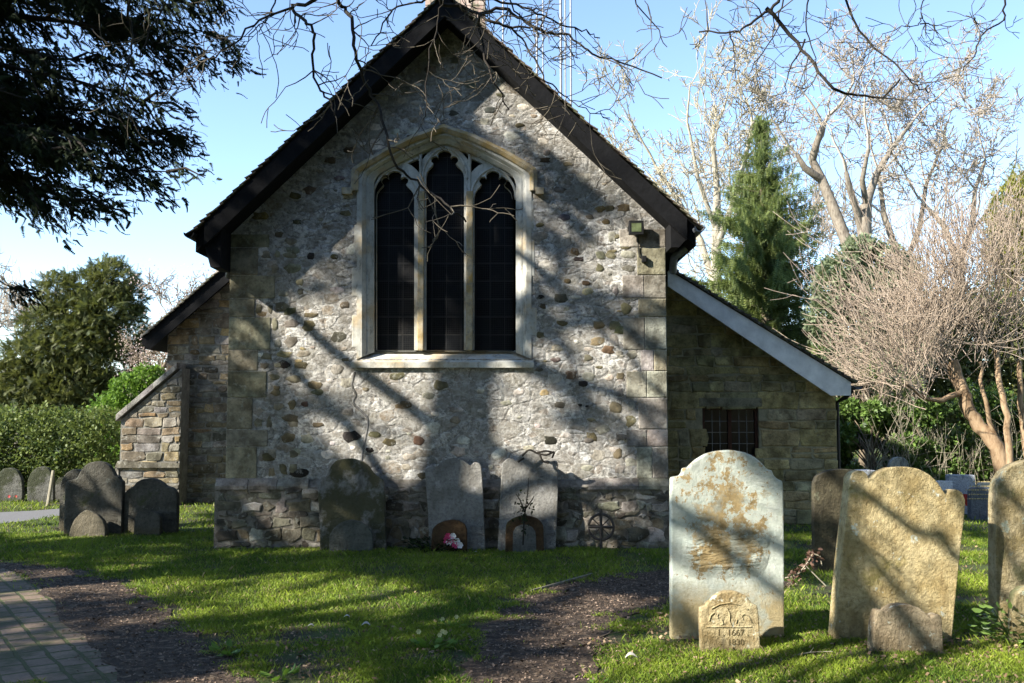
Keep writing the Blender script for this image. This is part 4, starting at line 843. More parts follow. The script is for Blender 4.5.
def grow(paths, rad, tips, p, d, L, r, depth, wander=.25, up=.1, kids=(2, 3), ratio=.68, spread=.8, seg=4):
    d = np.array(d, float); d /= np.linalg.norm(d); pts = [np.array(p, float)]; cur = pts[0]; rs = [r]
    for i in range(seg):
        d = d+rng.normal(0, wander, 3)*.5+np.array([0, 0, up]); d /= np.linalg.norm(d); cur = cur+d*L/seg; pts.append(cur); rs.append(r*(1-.45*(i+1)/seg))
    paths.append(np.array(pts)); rad.append(np.array(rs))
    if depth == 0: tips.append((cur, d)); return
    n = rng.integers(kids[0], kids[1]+1)
    for k in range(n):
        nd = d*(1 if k == 0 else .55)+rng.normal(0, 1, 3)*spread*(.35 if k == 0 else .75); at = pts[-1] if k < 2 else pts[rng.integers(1, seg)]
        grow(paths, rad, tips, at, nd, L*ratio*rng.uniform(.8, 1.15), rs[-1]*(.85 if k == 0 else .62), depth-1, wander, up, kids, ratio, spread, seg)
def bare_tree(name, base, label, cat, mat, H, r, depth=6, lean=(0, 0, 1), group=None, trunk=.3, custom=None, twigmat=None, minr=None, **kw):
    minr = minr or max(.006, base[1]*.00042)
    root = empty(name, base); tag(root, label, cat, group); paths, rad, tips = [], [], []
    seeds = custom or [((0, 0, H*trunk), lean, H*.26, r*.8)]
    tp, trd = [], []
    if custom is None: tp.append(np.array([(0, 0, -.2), (lean[0]*.1*H*trunk, 0, H*trunk*.5), (0, 0, H*trunk)])); trd.append(np.array([r*1.25, r, r*.85]))
    for s in seeds:
        if len(s) == 2: tp.append(np.array([tuple(v) for v in s[0]])); trd.append(np.array(s[1]))
        else: grow(paths, rad, tips, s[0], s[1], s[2], s[3], depth if len(s) < 5 else s[4], **kw)
    big = [i for i in range(len(paths)) if rad[i][0] > r*.22]; sm = [i for i in range(len(paths)) if rad[i][0] <= r*.22]
    V, Q = tubes(tp+[paths[i] for i in big], trd+[rad[i] for i in big], 7); link('trunk', np_mesh('trunk', V, [Q], smooth=True), mat, root)
    if sm:
        V, Q = tubes([paths[i] for i in sm], [np.maximum(rad[i], minr) for i in sm], 3); link('crown', np_mesh('crown', V, [Q]), twigmat or mat, root)
    return root, tips
def leafy(name, base, label, cat, mat, blobs, n, size, template=LEAF, trunkmat=None, H=3, r=.1, group=None, core=None, outward=.6, grav=0, shell=.55):
    """blobs: (dx,dy,dz,rx,ry,rz) relative to base; leaves fill each clump mostly near its skin"""
    root = empty(name, base); tag(root, label, cat, group); vol = np.array([b[3]*b[5]+b[3]*b[4] for b in blobs]); cnt = (n*vol/vol.sum()).astype(int); cs, ds, tt = [], [], []
    for b, k in zip(blobs, cnt):
        if k < 1: continue
        v = rng.normal(0, 1, (k, 3)); v /= np.linalg.norm(v, axis=1, keepdims=True); rr = rng.uniform(shell, 1.08, k)**.8
        rr *= 1+.16*np.sin(v[:, 0]*7+b[0]*3)*np.cos(v[:, 2]*6+b[2]*5)+.10*np.sin(v[:, 1]*13+v[:, 2]*11)
        cs.append(np.array(b[:3])+v*rr[:, None]*np.array(b[3:6])); ds.append(v*outward+rng.normal(0, .6, (k, 3))-np.array([0, 0, grav])); tt.append(np.clip(rng.normal(.45, .25, k)+rng.normal(0, .12), 0, 1))
    cs, ds, tt = np.concatenate(cs), np.concatenate(ds), np.concatenate(tt); ok = cs[:, 2]+base[2] > 0
    cs, ds, tt = cs[ok], ds[ok], tt[ok]
    V, Fc, c = scatter(template[0], template[1], cs, ds, rng.uniform(.6, 1.3, len(cs))*size, tint=tt); link('crown', np_mesh('crown', V, [Fc], c), mat, root)
    if trunkmat:
        tp, tr_ = [np.array([(0, 0, -.1), (.03*H, 0, H*.4), (0, 0, H*.85)])], [np.array([r, r*.8, r*.3])]
        for b in blobs[:24]:
            z0 = min(H*.7, max(.2*H, b[2]*.5)); tp.append(np.array([(0, 0, z0), (b[0]*.5, b[1]*.5, (z0+b[2])*.5+.1), (b[0], b[1], b[2])])); tr_.append(np.array([r*.5, r*.3, r*.08]))
        V, Q = tubes(tp, tr_, 6); link('trunk', np_mesh('trunk', V, [Q], smooth=True), trunkmat, root)
    return root
def clumps(n, w, h, z0, depth, rr=(.25, .4), shape='round'):
    out = []
    for i in range(n):
        t = rng.random(); z = z0+t*h; k = {'round': math.sqrt(max(0, 1-(2*t-1)**2))*.85+.15, 'cone': 1-t*.9, 'dome': math.sqrt(max(0.02, 1-t*t)), 'box': 1}[shape]
        a = rng.uniform(0, 6.283); q = math.sqrt(rng.random()); r_ = rng.uniform(*rr)*w
        out.append((math.cos(a)*q*w*k*.5, math.sin(a)*q*depth*k*.5, z, r_, r_, r_*rng.uniform(.6, .9)))
    return out
LM = dict(
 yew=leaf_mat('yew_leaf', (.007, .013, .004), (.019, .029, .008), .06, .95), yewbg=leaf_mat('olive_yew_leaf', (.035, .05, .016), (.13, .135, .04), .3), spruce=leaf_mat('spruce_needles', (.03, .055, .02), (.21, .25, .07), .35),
 hedge=leaf_mat('hedge_leaf', (.035, .065, .015), (.17, .20, .055), .3), bright=leaf_mat('bright_leaf', (.06, .12, .015), (.16, .26, .04), .35), grey=leaf_mat('holm_leaf', (.07, .095, .05), (.26, .30, .17), .3, .7), gold=leaf_mat('golden_leaf', (.10, .12, .02), (.26, .24, .04), .3),
 ivy=leaf_mat('ivy_leaf', (.03, .06, .015), (.17, .26, .06), .2, .4), pinkb=leaf_mat('blossom', (.34, .24, .21), (.58, .46, .42), .3))
BK = dict(pale=bark_mat('pale_bark', (.20, .17, .12), (.36, .33, .26)), yellow=bark_mat('yellow_twig', (.26, .22, .15), (.42, .38, .28)), brown=bark_mat('brown_bark', (.10, .075, .05), (.2, .16, .11)), dark=bark_mat('dark_bark', (.014, .012, .010), (.04, .033, .025)),
 pinktw=bark_mat('pinkish_twig', (.23, .19, .145), (.40, .345, .275)), mid=bark_mat('plane_bark', (.10, .08, .06), (.25, .215, .165)))

# ------------------------------------------------------------------ BACKGROUND RIGHT
def at(px, Y): return P(px, 400, Y).x
def limb_tree(px0, Y, label, limbs, shoots, mat, tw, depth=5, **kw):
    bb = (at(px0, Y), Y, 0)
    def q(px, py, dy=0): v = P(px, py, Y+dy); return (v.x-bb[0], dy, v.z)
    cu = [([q(*p) for p in pts], rr) for pts, rr in limbs]+[(q(px, py, dy), d, L*.85, r, depth) for (px, py, dy, d, L, r) in shoots]
    return bare_tree('bare_tree', bb, label, 'tree', mat, 14, .4, custom=cu, twigmat=tw, **kw)
KW = dict(kids=(2, 4), ratio=.68, spread=.62, up=.06, wander=.28)
limb_tree(714, 46, 'fine-twigged pale bare tree rising behind the lean-to roof, left of the conifer', [([(714, 420), (715, 320), (716, 250), (717, 190), (712, 140)], [.34, .3, .26, .18, .1]), ([(716, 290), (700, 240, 1), (678, 200, 1.5), (655, 165, 2)], [.2, .17, .13, .08]), ([(716, 250), (732, 205, -1), (745, 160, -1), (752, 125, -1)], [.18, .14, .11, .07]), ([(716, 310), (690, 285, 1), (655, 262, 1)], [.16, .12, .07]), ([(716, 230), (698, 180, -1), (690, 135, -1)], [.14, .1, .07])],
  [(712, 140, 0, (0, 0, 1), 3, .09), (655, 165, 2, (-.6, 0, 1), 3, .08), (752, 125, -1, (.3, 0, 1), 2.6, .07), (655, 262, 1, (-1, 0, .7), 2.8, .07), (690, 135, -1, (-.3, 0, 1), 2.8, .07), (678, 200, 1.5, (-.8, .2, .8), 3, .07), (745, 160, -1, (.8, 0, .8), 2.6, .06), (700, 240, 1, (-.2, -.5, 1), 3, .06), (717, 190, 0, (.4, .4, 1), 3, .07), (732, 205, -1, (-.1, 0, 1), 3, .06), (690, 285, 1, (-.8, 0, .6), 2.8, .06)], BK['pale'], BK['yellow'], **KW)
# plane-like tree with heavy limbs
b2 = (at(862, 42), 42, 0)
def rp(px, py, dy=0): v = P(px, py, 42+dy); return (v.x-b2[0], dy, v.z)
cust = [([rp(864, 420), rp(866, 300), rp(864, 240), rp(866, 205)], [.42, .36, .32, .26]), ([rp(862, 300), rp(845, 238, 1), rp(832, 205, 1), rp(822, 180, 1.5), rp(812, 160, 1.5)], [.32, .28, .25, .22, .18]), ([rp(822, 180, 1.5), rp(805, 168, 1), rp(797, 155, 1)], [.2, .16, .1]),
        ([rp(864, 240), rp(858, 215), rp(850, 190, -1), rp(846, 172, -1)], [.22, .18, .15, .1]), ([rp(812, 160, 1.5), rp(816, 145, 1), rp(822, 128, 1)], [.2, .17, .14])]
cust += [([rp(866, 205), rp(876, 175, 1), rp(892, 148, 1), rp(912, 122, 1)], [.2, .16, .12, .07]), ([rp(866, 205), rp(862, 180, -1), rp(868, 150, -1)], [.15, .12, .08]), (rp(892, 148, 1), (-.1, 0, 1), 2.6, .08, 5), (rp(912, 122, 1), (.7, 0, .8), 2.4, .07, 5), (rp(868, 150, -1), (0, 0, 1), 2.6, .08, 5), (rp(876, 175, 1), (.8, 0, .6), 2.6, .07, 5), (rp(797, 155, 1), (-.6, 0, .7), 2.0, .08, 4), (rp(822, 128, 1), (.2, 0, 1), 2.6, .11, 5), (rp(822, 128, 1), (-.7, 0, .9), 2.2, .08, 4), (rp(816, 145, 1), (.8, 0, .7), 2.2, .08, 4), (rp(846, 172, -1), (-.2, 0, 1), 2.2, .08, 5)]
bare_tree('bare_tree', b2, 'big bare tree with thick crooked pale limbs right of the conifer', 'tree', BK['mid'], 14, .5, custom=cust, kids=(2, 4), ratio=.66, spread=.75, up=.05, wander=.35, twigmat=BK['pinktw'])
limb_tree(908, 46, 'slimmer bare tree just right of the big crooked one', [([(908, 420), (906, 330), (900, 262), (884, 215), (878, 170)], [.26, .24, .2, .14, .08]), ([(902, 275), (920, 225, 1), (926, 185, 1), (940, 150, 1)], [.16, .13, .1, .06])],
  [(878, 170, 0, (-.3, 0, 1), 2.8, .07), (884, 215, 0, (-.9, 0, .7), 2.6, .06), (940, 150, 1, (.3, 0, 1), 2.6, .06), (926, 185, 1, (-.2, .3, 1), 2.6, .06), (920, 225, 1, (.9, 0, .8), 2.8, .06)], BK['mid'], BK['pinktw'], **KW)
limb_tree(962, 44, 'bare tree with spreading limbs above the pollard, near the right edge', [([(962, 420), (962, 320), (958, 262), (944, 226), (925, 205)], [.26, .24, .2, .14, .08]), ([(959, 265), (972, 225, 1), (975, 190, 1), (985, 160, 1)], [.17, .14, .1, .06]), ([(968, 235, 1), (985, 215, 1), (1000, 190, 1)], [.1, .08, .05])],
  [(925, 205, 0, (-.5, 0, 1), 2.6, .07), (944, 226, 0, (0, .4, 1), 2.8, .06), (985, 160, 1, (.2, 0, 1), 2.6, .06), (975, 190, 1, (-.7, 0, .9), 2.6, .06), (1000, 190, 1, (.8, 0, .8), 2.6, .06), (972, 225, 1, (.5, 0, .9), 2.6, .06)], BK['mid'], BK['pinktw'], **KW)
bare_tree('bare_tree', (at(770, 60), 60, 0), 'distant pale bare tree filling the gap behind the conifer top', 'tree', BK['pale'], P(770, 105, 60).z, .3, 6, trunk=.25, kids=(2, 4), ratio=.76, spread=.65, up=.07, twigmat=BK['pinktw'])
bare_tree('bare_tree', (at(655, 34), 34, 0), 'low bare tree just above the right eaves of the church', 'tree', BK['pale'], P(655, 150, 34).z, .2, 6, trunk=.3, kids=(2, 4), ratio=.74, spread=.7, up=.05, twigmat=BK['yellow'])
# conifer
YC = 30; cb = (at(766, YC), YC, 0); Hc = P(766, 116, YC).z
root = empty('conifer', cb); tag(root, 'tall narrow conifer with drooping green branches behind the lean-to roof', 'tree')
V, Q = tubes([np.array([(0, 0, -.1), (0, 0, Hc*.5), (0, 0, Hc)])], [np.array([.2, .12, .015])], 8); link('trunk', np_mesh('trunk', V, [Q], smooth=True), BK['brown'], root)
cs, ds, bp1, br1, sz = [], [], [], [], []
for i in range(470):
    t = rng.random(); z = Hc*(1-t*.97); a = rng.uniform(0, 6.283); R_ = (.12+3.4*t**.9)*rng.choice([.45, .7, .95, 1.15, 1.35], p=[.25, .25, .25, .15, .1])*(1+.25*math.sin(a*2+z*1.7)); ax_ = np.array([math.cos(a), math.sin(a)])
    pts = [np.array([*(ax_*R_*u), z+R_*(.12*u-.25*u*u+.32*u**3)]) for u in (0, .33, .66, 1)]; bp1.append(np.array(pts)); br1.append(np.array([.03, .022, .014, .005])*(.4+t))
    m = int(16+60*R_)
    u = rng.uniform(.15, 1, m); c = np.stack([np.interp(u, (0, .33, .66, 1), [q[j] for q in pts]) for j in range(3)], 1)+rng.normal(0, .05, (m, 3)); cs.append(c)
    hang = rng.random(m) < .7
    dd = np.where(hang[:, None], np.array([[0, 0, -1.]])+rng.normal(0, .25, (m, 3)), np.concatenate([np.tile(ax_, (m, 1)), np.zeros((m, 1))], 1)+rng.normal(0, .5, (m, 3))); ds.append(dd); sz.append(rng.uniform(.2, .5, m)*(.6+.6*t))
cs, ds, sz = np.concatenate(cs), np.concatenate(ds), np.concatenate(sz); ok = cs[:, 2] > .3
V, Fc, c = scatter(*frond(6, .2, .07, .1), cs[ok], ds[ok], sz[ok], tint=np.clip(rng.normal(.5, .3, ok.sum()), 0, 1)); link('crown', np_mesh('crown', V, [Fc], c), LM['spruce'], root)
V, Q = tubes(bp1, br1, 4); link('branch', np_mesh('branch', V, [Q]), BK['brown'], root)
# grey-green evergreen bush, golden evergreen at right edge, undergrowth
def px_blobs(lst, Y, base):
    out = []
    for (px, py, rx, rz) in lst:
        v = P(px, py, Y); k = Y/950; out.append((v.x-base[0], rng.uniform(-.3, .3)*rx*k, v.z, rx*k, rx*k*.9, rz*k))
    return out
b = (at(860, 27), 27, 0)
leafy('evergreen_bush', b, 'big grey-green evergreen bush between the conifer and the twiggy pollard', 'bush', LM['grey'], px_blobs([(838, 270, 20, 16), (862, 248, 18, 12), (885, 256, 20, 12), (905, 268, 14, 10), (830, 290, 20, 22), (870, 290, 34, 26), (900, 280, 24, 24), (825, 320, 20, 26), (855, 330, 30, 30), (895, 320, 30, 30), (840, 370, 30, 34), (880, 375, 34, 34), (860, 250, 16, 14), (905, 350, 26, 30)], 27, b), 30000, .12, trunkmat=BK['brown'], H=4.5, r=.12, shell=.5)
b = (at(960, 29), 29, 0)
leafy('evergreen_bush', b, 'olive evergreen mass behind the crown of the pollard', 'bush', LM['yewbg'], px_blobs([(920, 320, 30, 26), (960, 310, 32, 24), (1000, 320, 30, 30), (930, 370, 34, 34), (980, 365, 36, 34), (1030, 350, 36, 36), (940, 415, 40, 30), (1000, 415, 40, 30), (1050, 400, 36, 36)], 29, b), 20000, .15, trunkmat=BK['brown'], H=4, r=.12, shell=.3)
b = (at(1015, 33), 33, 0)
leafy('evergreen_tree', b, 'golden-green evergreen tree at the right edge of the photo', 'tree', LM['gold'], px_blobs([(1010, 205, 18, 22), (1000, 225, 16, 14), (1018, 235, 24, 20), (1005, 250, 18, 14), (1030, 190, 20, 24), (1040, 220, 26, 30), (1012, 262, 22, 14), (1025, 290, 30, 30), (1020, 330, 30, 30), (1030, 370, 30, 34)], 33, b), 12000, .22, FROND, trunkmat=BK['brown'], H=8, r=.16)
# the pollard: leaning pale trunk, fan of long shoots
YP = 18.5
BK['tan'] = bark_mat('tan_twig', (.29, .22, .16), (.47, .385, .30))
def pollard(px, label, limbs, shoots, mat, tm, Y=YP, nsh=26, Ls=(1.3, 2.5), r=.010):
    b = G(px, 440); b = (at(px, Y), Y, 0); root = empty('pollard_tree', b); tag(root, label, 'tree', None); tp, tr_, sp_, sr_ = [], [], [], []
    for pts, rr in limbs:
        q = catmull([Vector((P(a, c, Y+dy).x-b[0], dy, P(a, c, Y+dy).z if c < 478 else -.1)) for a, c, dy in pts], 4)
        q = [v+Vector(rng.normal(0, .015, 3)) for v in q]
        tp.append(np.array([tuple(v) for v in q])); tr_.append(np.interp(np.linspace(0, 1, len(q)), np.linspace(0, 1, len(rr)), rr))
    for (a, c, dy, da, n_, sc_) in shoots:
        o_ = np.array([P(a, c, Y+dy).x-b[0], dy, P(a, c, Y+dy).z])
        for k in range(int(n_*.62)):
            ang = R(da*.8+rng.uniform(-58, 58)); d = np.array([math.sin(ang), rng.normal(0, .45), math.cos(ang)]); L = rng.uniform(*Ls)*sc_
            grow(sp_, sr_, [], o_+rng.normal(0, .08, 3), d, L*.5, r*rng.uniform(.7, 1.3), 3, wander=.16, up=.07, kids=(2, 3), ratio=.78, spread=.34, seg=3)
    V, Q = tubes(tp, tr_, 9); link('trunk', np_mesh('trunk', V, [Q], smooth=True), tm, root)
    V, Q = tubes(sp_, [np.maximum(x, .0055) for x in sr_], 3); link('crown', np_mesh('crown', V, [Q]), mat, root)
    return root
pollard(1003, 'pollarded tree with thick leaning orange-brown trunk and a dense fan of pale twigs', [([(1012, 485, 0), (996, 448, 0), (975, 420, .1), (962, 390, .1), (950, 362, .2)], [.17, .15, .13, .12, .14]), ([(962, 392, .1), (935, 400, -.2), (905, 385, -.4)], [.06, .045, .03]), ([(1014, 485, -.3), (1008, 430, -.3), (1000, 385, -.2), (996, 350, 0)], [.075, .065, .055, .05]),
  ([(1030, 485, 0), (1022, 420, .2), (1018, 360, .2)], [.07, .06, .05]), ([(996, 440, 0), (985, 400, -.2), (980, 360, -.2)], [.05, .04, .03])],
  [(965, 330, .1, 0, 22, 1.0), (935, 345, .1, -25, 22, 1.1), (985, 335, 0, 5, 20, 1.0), (1010, 320, 0, 10, 20, 1.0), (920, 370, -.1, -40, 20, .95), (950, 358, .2, -12, 30, 1.15), (945, 372, 0, -50, 26, .95), (998, 350, 0, 8, 26, 1.1), (1018, 360, .2, 20, 22, 1.1), (905, 385, -.4, -20, 24, .85), (980, 358, -.2, 0, 20, 1.05), (925, 398, -.3, -45, 18, .75)], BK['tan'], bark_mat('orange_bark', (.16, .10, .055), (.36, .26, .16)))
pollard(900, 'twiggy pale shrub filling the space right of the lean-to, left of the leaning trunk', [([(925, 485, 0), (922, 440, .1), (915, 405, .1)], [.07, .06, .05]), ([(885, 485, 0), (880, 430, 0), (862, 390, .2)], [.04, .035, .03])],
  [(915, 405, .1, -2, 28, .95), (895, 408, .3, -12, 22, .8), (875, 415, .2, -12, 18, .65), (930, 380, .4, 5, 24, 1.0), (865, 430, 0, -8, 16, .5)], BK['tan'], BK['pale'], 20)
# undergrowth behind the far stones
for k, (px0, px1, Y, top, n_, lab, m_) in enumerate(((835, 905, 19.2, 398, 12000, 'dark leafy shrub right beside the lean-to corner', 'ivy'), (890, 965, 19.6, 396, 13000, 'ivy-covered bush behind the grey rounded gravestone', 'ivy'), (950, 1060, 19.8, 385, 15000, 'ivy-covered bush behind the leaning pollard trunk', 'ivy'))):
    b = (at((px0+px1)/2, Y), Y, 0); w_ = (px1-px0)*Y/950; h_ = P(900, top, Y).z
    leafy('shrub', b, lab, 'bush', LM[m_], clumps(22, w_, h_*.85, .1, 1.6, (.13, .22), 'box'), n_, .10, trunkmat=BK['brown'], H=h_*.8, r=.04, group='shrubs behind the far gravestones')
sp_, sr_ = [], []
for k in range(150):
    x = rng.uniform(at(838, 20), at(1040, 20)); y = rng.uniform(18.4, 19.6); grow(sp_, sr_, [], (x, y, 0), (rng.normal(0, .25), rng.normal(0, .2), 1), rng.uniform(.4, 1.0), .009, 2, wander=.15, up=.03, kids=(1, 3), ratio=.7, spread=.4, seg=3)
V, Q = tubes(sp_, [np.maximum(x, .004) for x in sr_], 3); o_ = link('brambles', np_mesh('brambles', V, [Q]), BK['yellow']); tag(o_, 'tangle of dry pale bramble stems before the ivy on the far right', 'brambles', kind='stuff')
# far tree belt that closes the horizon
for k, (px0, px1, Y, top, n_) in enumerate(((560, 860, 75, 330, 16000), (840, 1150, 80, 300, 16000), (-150, 180, 80, 375, 14000))):
    b = (at((px0+px1)/2, Y), Y, 0); w_ = (px1-px0)*Y/950; h_ = P(500, top, Y).z
    cl = [(rng.uniform(-.5, .5)*w_, rng.uniform(-3, 3), rng.uniform(.1, .75)*h_, 3, 2.5, 2.4) for _ in range(36)]
    r_ = leafy('far_wood', b, ['dull green far wood seen in the gap above the lean-to', 'dull green far wood behind the right-hand bare trees', 'dull green far wood behind the hedge on the left'][k], 'wood', LM['yewbg'], cl, n_, .55); 
    for ch in list(r_.children):
        ch.parent = None; ch.location = r_.location; ch.name = 'far_wood'; tag(ch, r_['label'], 'wood', kind='stuff')
    bpy.data.objects.remove(r_)

# ------------------------------------------------------------------ BACKGROUND LEFT
b = (at(75, 31), 31, 0)
leafy('yew_tree', b, 'broad olive-green yew tree behind the hedge on the left', 'tree', LM['yewbg'], px_blobs([(115, 280, 22, 18), (90, 290, 24, 18), (60, 290, 20, 16), (110, 310, 30, 20), (75, 315, 30, 20), (45, 325, 24, 20), (125, 335, 26, 22), (95, 340, 30, 24), (60, 350, 30, 22), (30, 360, 24, 20), (110, 365, 30, 24), (75, 380, 34, 26), (35, 390, 30, 22), (130, 300, 14, 14), (105, 268, 14, 9), (10, 380, 22, 22), (100, 400, 34, 22), (50, 410, 34, 20)], 31, b), 16000, .26, FROND, trunkmat=BK['dark'], H=5, r=.25, shell=.7)
b = (at(170, 25.5), 25.5, 0)
root, tips = bare_tree('blossom_tree', b, 'twiggy tree in pale pink blossom left of the aisle roof', 'tree', BK['brown'], 5.7, .12, 6, trunk=.25, kids=(3, 4), ratio=.72, spread=.75, up=.06)
tp_ = np.array([t[0] for t in tips]); k = rng.integers(0, len(tp_), 9000); V, Fc, c = scatter(*LEAF, tp_[k]+rng.normal(0, .14, (9000, 3)), rng.normal(0, 1, (9000, 3)), rng.uniform(.03, .07, 9000)); link('blossom', np_mesh('blossom', V, [Fc], c), LM['pinkb'], root)
bare_tree('bare_tree', (at(20, 42), 42, 0), 'faint bare tree at the left edge behind the yew', 'tree', BK['mid'], P(20, 262, 42).z, .2, 6, trunk=.25, kids=(2, 4), ratio=.74, spread=.7, up=.05, twigmat=BK['pinktw'])
b = (at(45, 19.3), 19.3, 0); h_ = P(60, 411, 19.3).z
hb = []
for px in range(-170, 118, 10):
    for z in np.arange(.25, h_-.1, .32): hb.append((at(px, 19.3)-b[0]+rng.normal(0, .05), rng.uniform(-.4, .4), z+rng.normal(0, .04), .30, .5, .26))
leafy('hedge', b, 'clipped green hedge running across the left behind the lane', 'hedge', LM['hedge'], hb, 42000, .075, trunkmat=BK['brown'], H=1.2, r=.03, shell=.6)
b = (at(128, 21.5), 21.5, 0)
leafy('shrub', b, 'bright green shrub between the hedge and the buttress', 'bush', LM['bright'], px_blobs([(130, 390, 18, 16), (115, 410, 20, 16), (145, 380, 14, 14), (135, 420, 24, 18), (110, 440, 22, 20), (150, 410, 18, 22), (155, 375, 9, 9), (125, 460, 24, 24)], 21.5, b), 12000, .085, trunkmat=BK['brown'], H=1.5, r=.04)

# ------------------------------------------------------------------ NEAR YEW whose boughs hang in at the top left and dapple the church
root = empty('yew_tree', (-9.6, 6.8, 0)); tag(root, 'great dark yew whose boughs hang into the top left of the photo', 'tree')
O = np.array([-9.6, 6.8, 0]); bp1, br1, cs, ds, sz = [], [], [], [], []
bp1.append(np.array([(0, 0, -.2), (.1, 0, 3), (-.1, .1, 7), (0, 0, 11.5)])); br1.append(np.array([.55, .45, .3, .06]))
def bough(z0, tip, r=.09, dens=1.0, sag=.35, start=.35, size=.26, wsp=.35):
    a = np.array([0, 0, z0]); t = np.array(tip)-O; mid = (a+t)/2+np.array([0, 0, sag]); m2 = a*.25+t*.75+np.array([0, 0, sag*.6])
    q = np.array([tuple(v) for v in catmull([a, (a*.6+t*.4)+np.array([0, 0, sag]), m2, t], 4)]); q[1:-1] += rng.normal(0, .05, (len(q)-2, 3)); bp1.append(q); br1.append(r*(1-np.linspace(0, 1, len(q)))**1.3+.004)
    L = np.linalg.norm(t-a); d0 = (t-a)/L; side = np.array([-d0[1], d0[0], 0]); side /= np.linalg.norm(side)+1e-9
    nb = int(L*(1-start)*7*dens)
    for k in range(nb):
        u = start+(1-start)*rng.random(); i = u*(len(q)-1); j = int(i); p = q[j]+(q[min(j+1, len(q)-1)]-q[j])*(i-j); s = rng.choice([-1, 1]); l = wsp*(1.15-u*.7)*rng.uniform(.6, 2.6)
        d = d0*.8+side*s*rng.uniform(.3, 1)+np.array([0, 0, rng.uniform(-.75, .15)]); d /= np.linalg.norm(d); e = p+d*l+np.array([0, 0, -.25*l*l])
        w3 = np.array([p, (p+e)/2+np.array([0, 0, .05]), e]); bp1.append(w3); br1.append(np.array([.014, .009, .004]))
        m = int(20+l*76); uu = rng.uniform(.1, 1.05, m)[:, None]; cs.append(p+(e-p)*uu+rng.normal(0, .05, (m, 3))); ds.append(d+rng.normal(0, .45, (m, 3))+np.array([0, 0, -.45])); sz.append(rng.uniform(.45, 1.0, m)*size*.42)
for px, py, Y, z0 in ((236, 66, 7.4, 5.2), (225, 40, 7.8, 5.8), (205, 10, 7.0, 6.0), (232, -10, 8, 7), (198, 138, 8.0, 4.6), (180, 110, 7.2, 5), (150, 75, 8.2, 5.4), (182, 172, 7.2, 4.4), (160, 145, 7.8, 4.6), (138, 214, 6.9, 4.2), (112, 170, 7.3, 4.4), (90, 140, 6.8, 4.6), (70, 190, 7.8, 4.2), (50, 150, 6.7, 4.4), (30, 120, 7.3, 4.8), (5, 170, 6.9, 4.2), (44, 292, 8.5, 3.0), (100, 110, 7.5, 5), (60, 60, 7, 5.2), (120, 30, 7.7, 6), (30, 100, 6.6, 4.6), (170, -20, 7.4, 6.6), (90, 0, 7, 6), (10, 40, 7.6, 5.4), (-20, 120, 7, 4.5), (130, 140, 8.6, 4.8), (75, 130, 8.4, 4.6)):
    low = py > 285
    bough(z0, tuple(P(px, py, Y)), .05 if low else .08, .8 if low else 1.35, .3, .55 if low else .28, .2 if low else .23, .22 if low else .36)
for k in range(35):
    z = rng.uniform(4.5, 12.5); a = rng.uniform(0, 6.283); R_ = (5.6*math.sqrt(max(.05, 1-((z-6)/8)**2)))*rng.uniform(.6, 1.05)
    tip = O+np.array([math.cos(a)*R_, math.sin(a)*R_, z+rng.uniform(-.8, .4)])
    if tip[1] < 8.8 and tip[0] > -4.4 and tip[2] < 5: tip[2] += 3
    bough(max(2.5, z-1), tuple(tip), .09, .4, .4, .3, .6, .7)
cs, ds, sz = np.concatenate(cs), np.concatenate(ds), np.concatenate(sz)
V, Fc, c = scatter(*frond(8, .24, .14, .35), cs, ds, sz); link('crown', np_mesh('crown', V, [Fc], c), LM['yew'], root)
V, Q = tubes(bp1, br1, 6); link('trunk', np_mesh('trunk', V, [Q], smooth=True), BK['dark'], root)
print('yew sprays', len(cs))

# ------------------------------------------------------------------ BARE TREE overhead: trunk out of frame to the left, limbs crossing the top of the picture
root = empty('overhanging_tree', (-7.6, .4, 0)); tag(root, 'bare dark tree whose crooked twigs hang down across the top of the photo', 'tree'); O = np.array([-7.6, .4, 0])
limb = [(-7.4, .6, 3.4), (-5.6, 2.2, 4.6), (-3.2, 4.0, 5.0), (-.6, 5.3, 4.75), (1.6, 5.8, 4.9), (3.6, 6.3, 5.0), (5.6, 6.7, 5.3)]
tp = [np.array([(0, 0, -.2), (.05, .05, 2), (.2, .1, 3.4), (-.1, -.8, 6), (-.3, -1.9, 9.5)]), np.array([tuple(v) for v in catmull(limb, 5)])-O]; tr_ = [np.array([.36, .28, .24, .17, .08]), np.linspace(.12, .03, 31)]
SD = np.array(sd)
def over(px, py, Y, t): return tuple(np.array(P(px, py, Y))+SD*t)
for pts_, r0 in (([(-7.65, -.05, 5.2), (-6.4, 1.8, 6.6), over(800, 458, 7.25, 9.4), over(850, 490, 7.25, 9), over(955, 555, 7.25, 8.4), over(1010, 590, 7.3, 8)], .042), ([(-7.7, -.4, 6.0), (-7.5, .8, 7.2), over(640, 492, 7.2, 11), over(690, 512, 7.2, 10.6), over(770, 537, 7.2, 10.2), over(850, 566, 7.2, 9.8)], .045),
  ([(-7.6, .1, 4.8), (-6, 1.4, 5.8), over(985, 478, 7.4, 9.4), over(1020, 520, 7.4, 9), over(1045, 575, 7.4, 8.6)], .035), ([(-7.7, -.5, 6.4), (-7.2, 2.2, 8.2), over(520, 250, 12, 11.5), over(600, 330, 12, 11), over(660, 400, 12, 10.4)], .045)):
    q = np.array([tuple(v) for v in catmull(pts_, 5)]); q[1:-1] += rng.normal(0, .03, (len(q)-2, 3)); tp.append(q-O); tr_.append(np.linspace(r0*1.3, r0*.7, len(q)))
LP = np.array([tuple(v) for v in catmull(limb, 8)]); sp_, sr_, mp_, mr_ = [], [], [], []
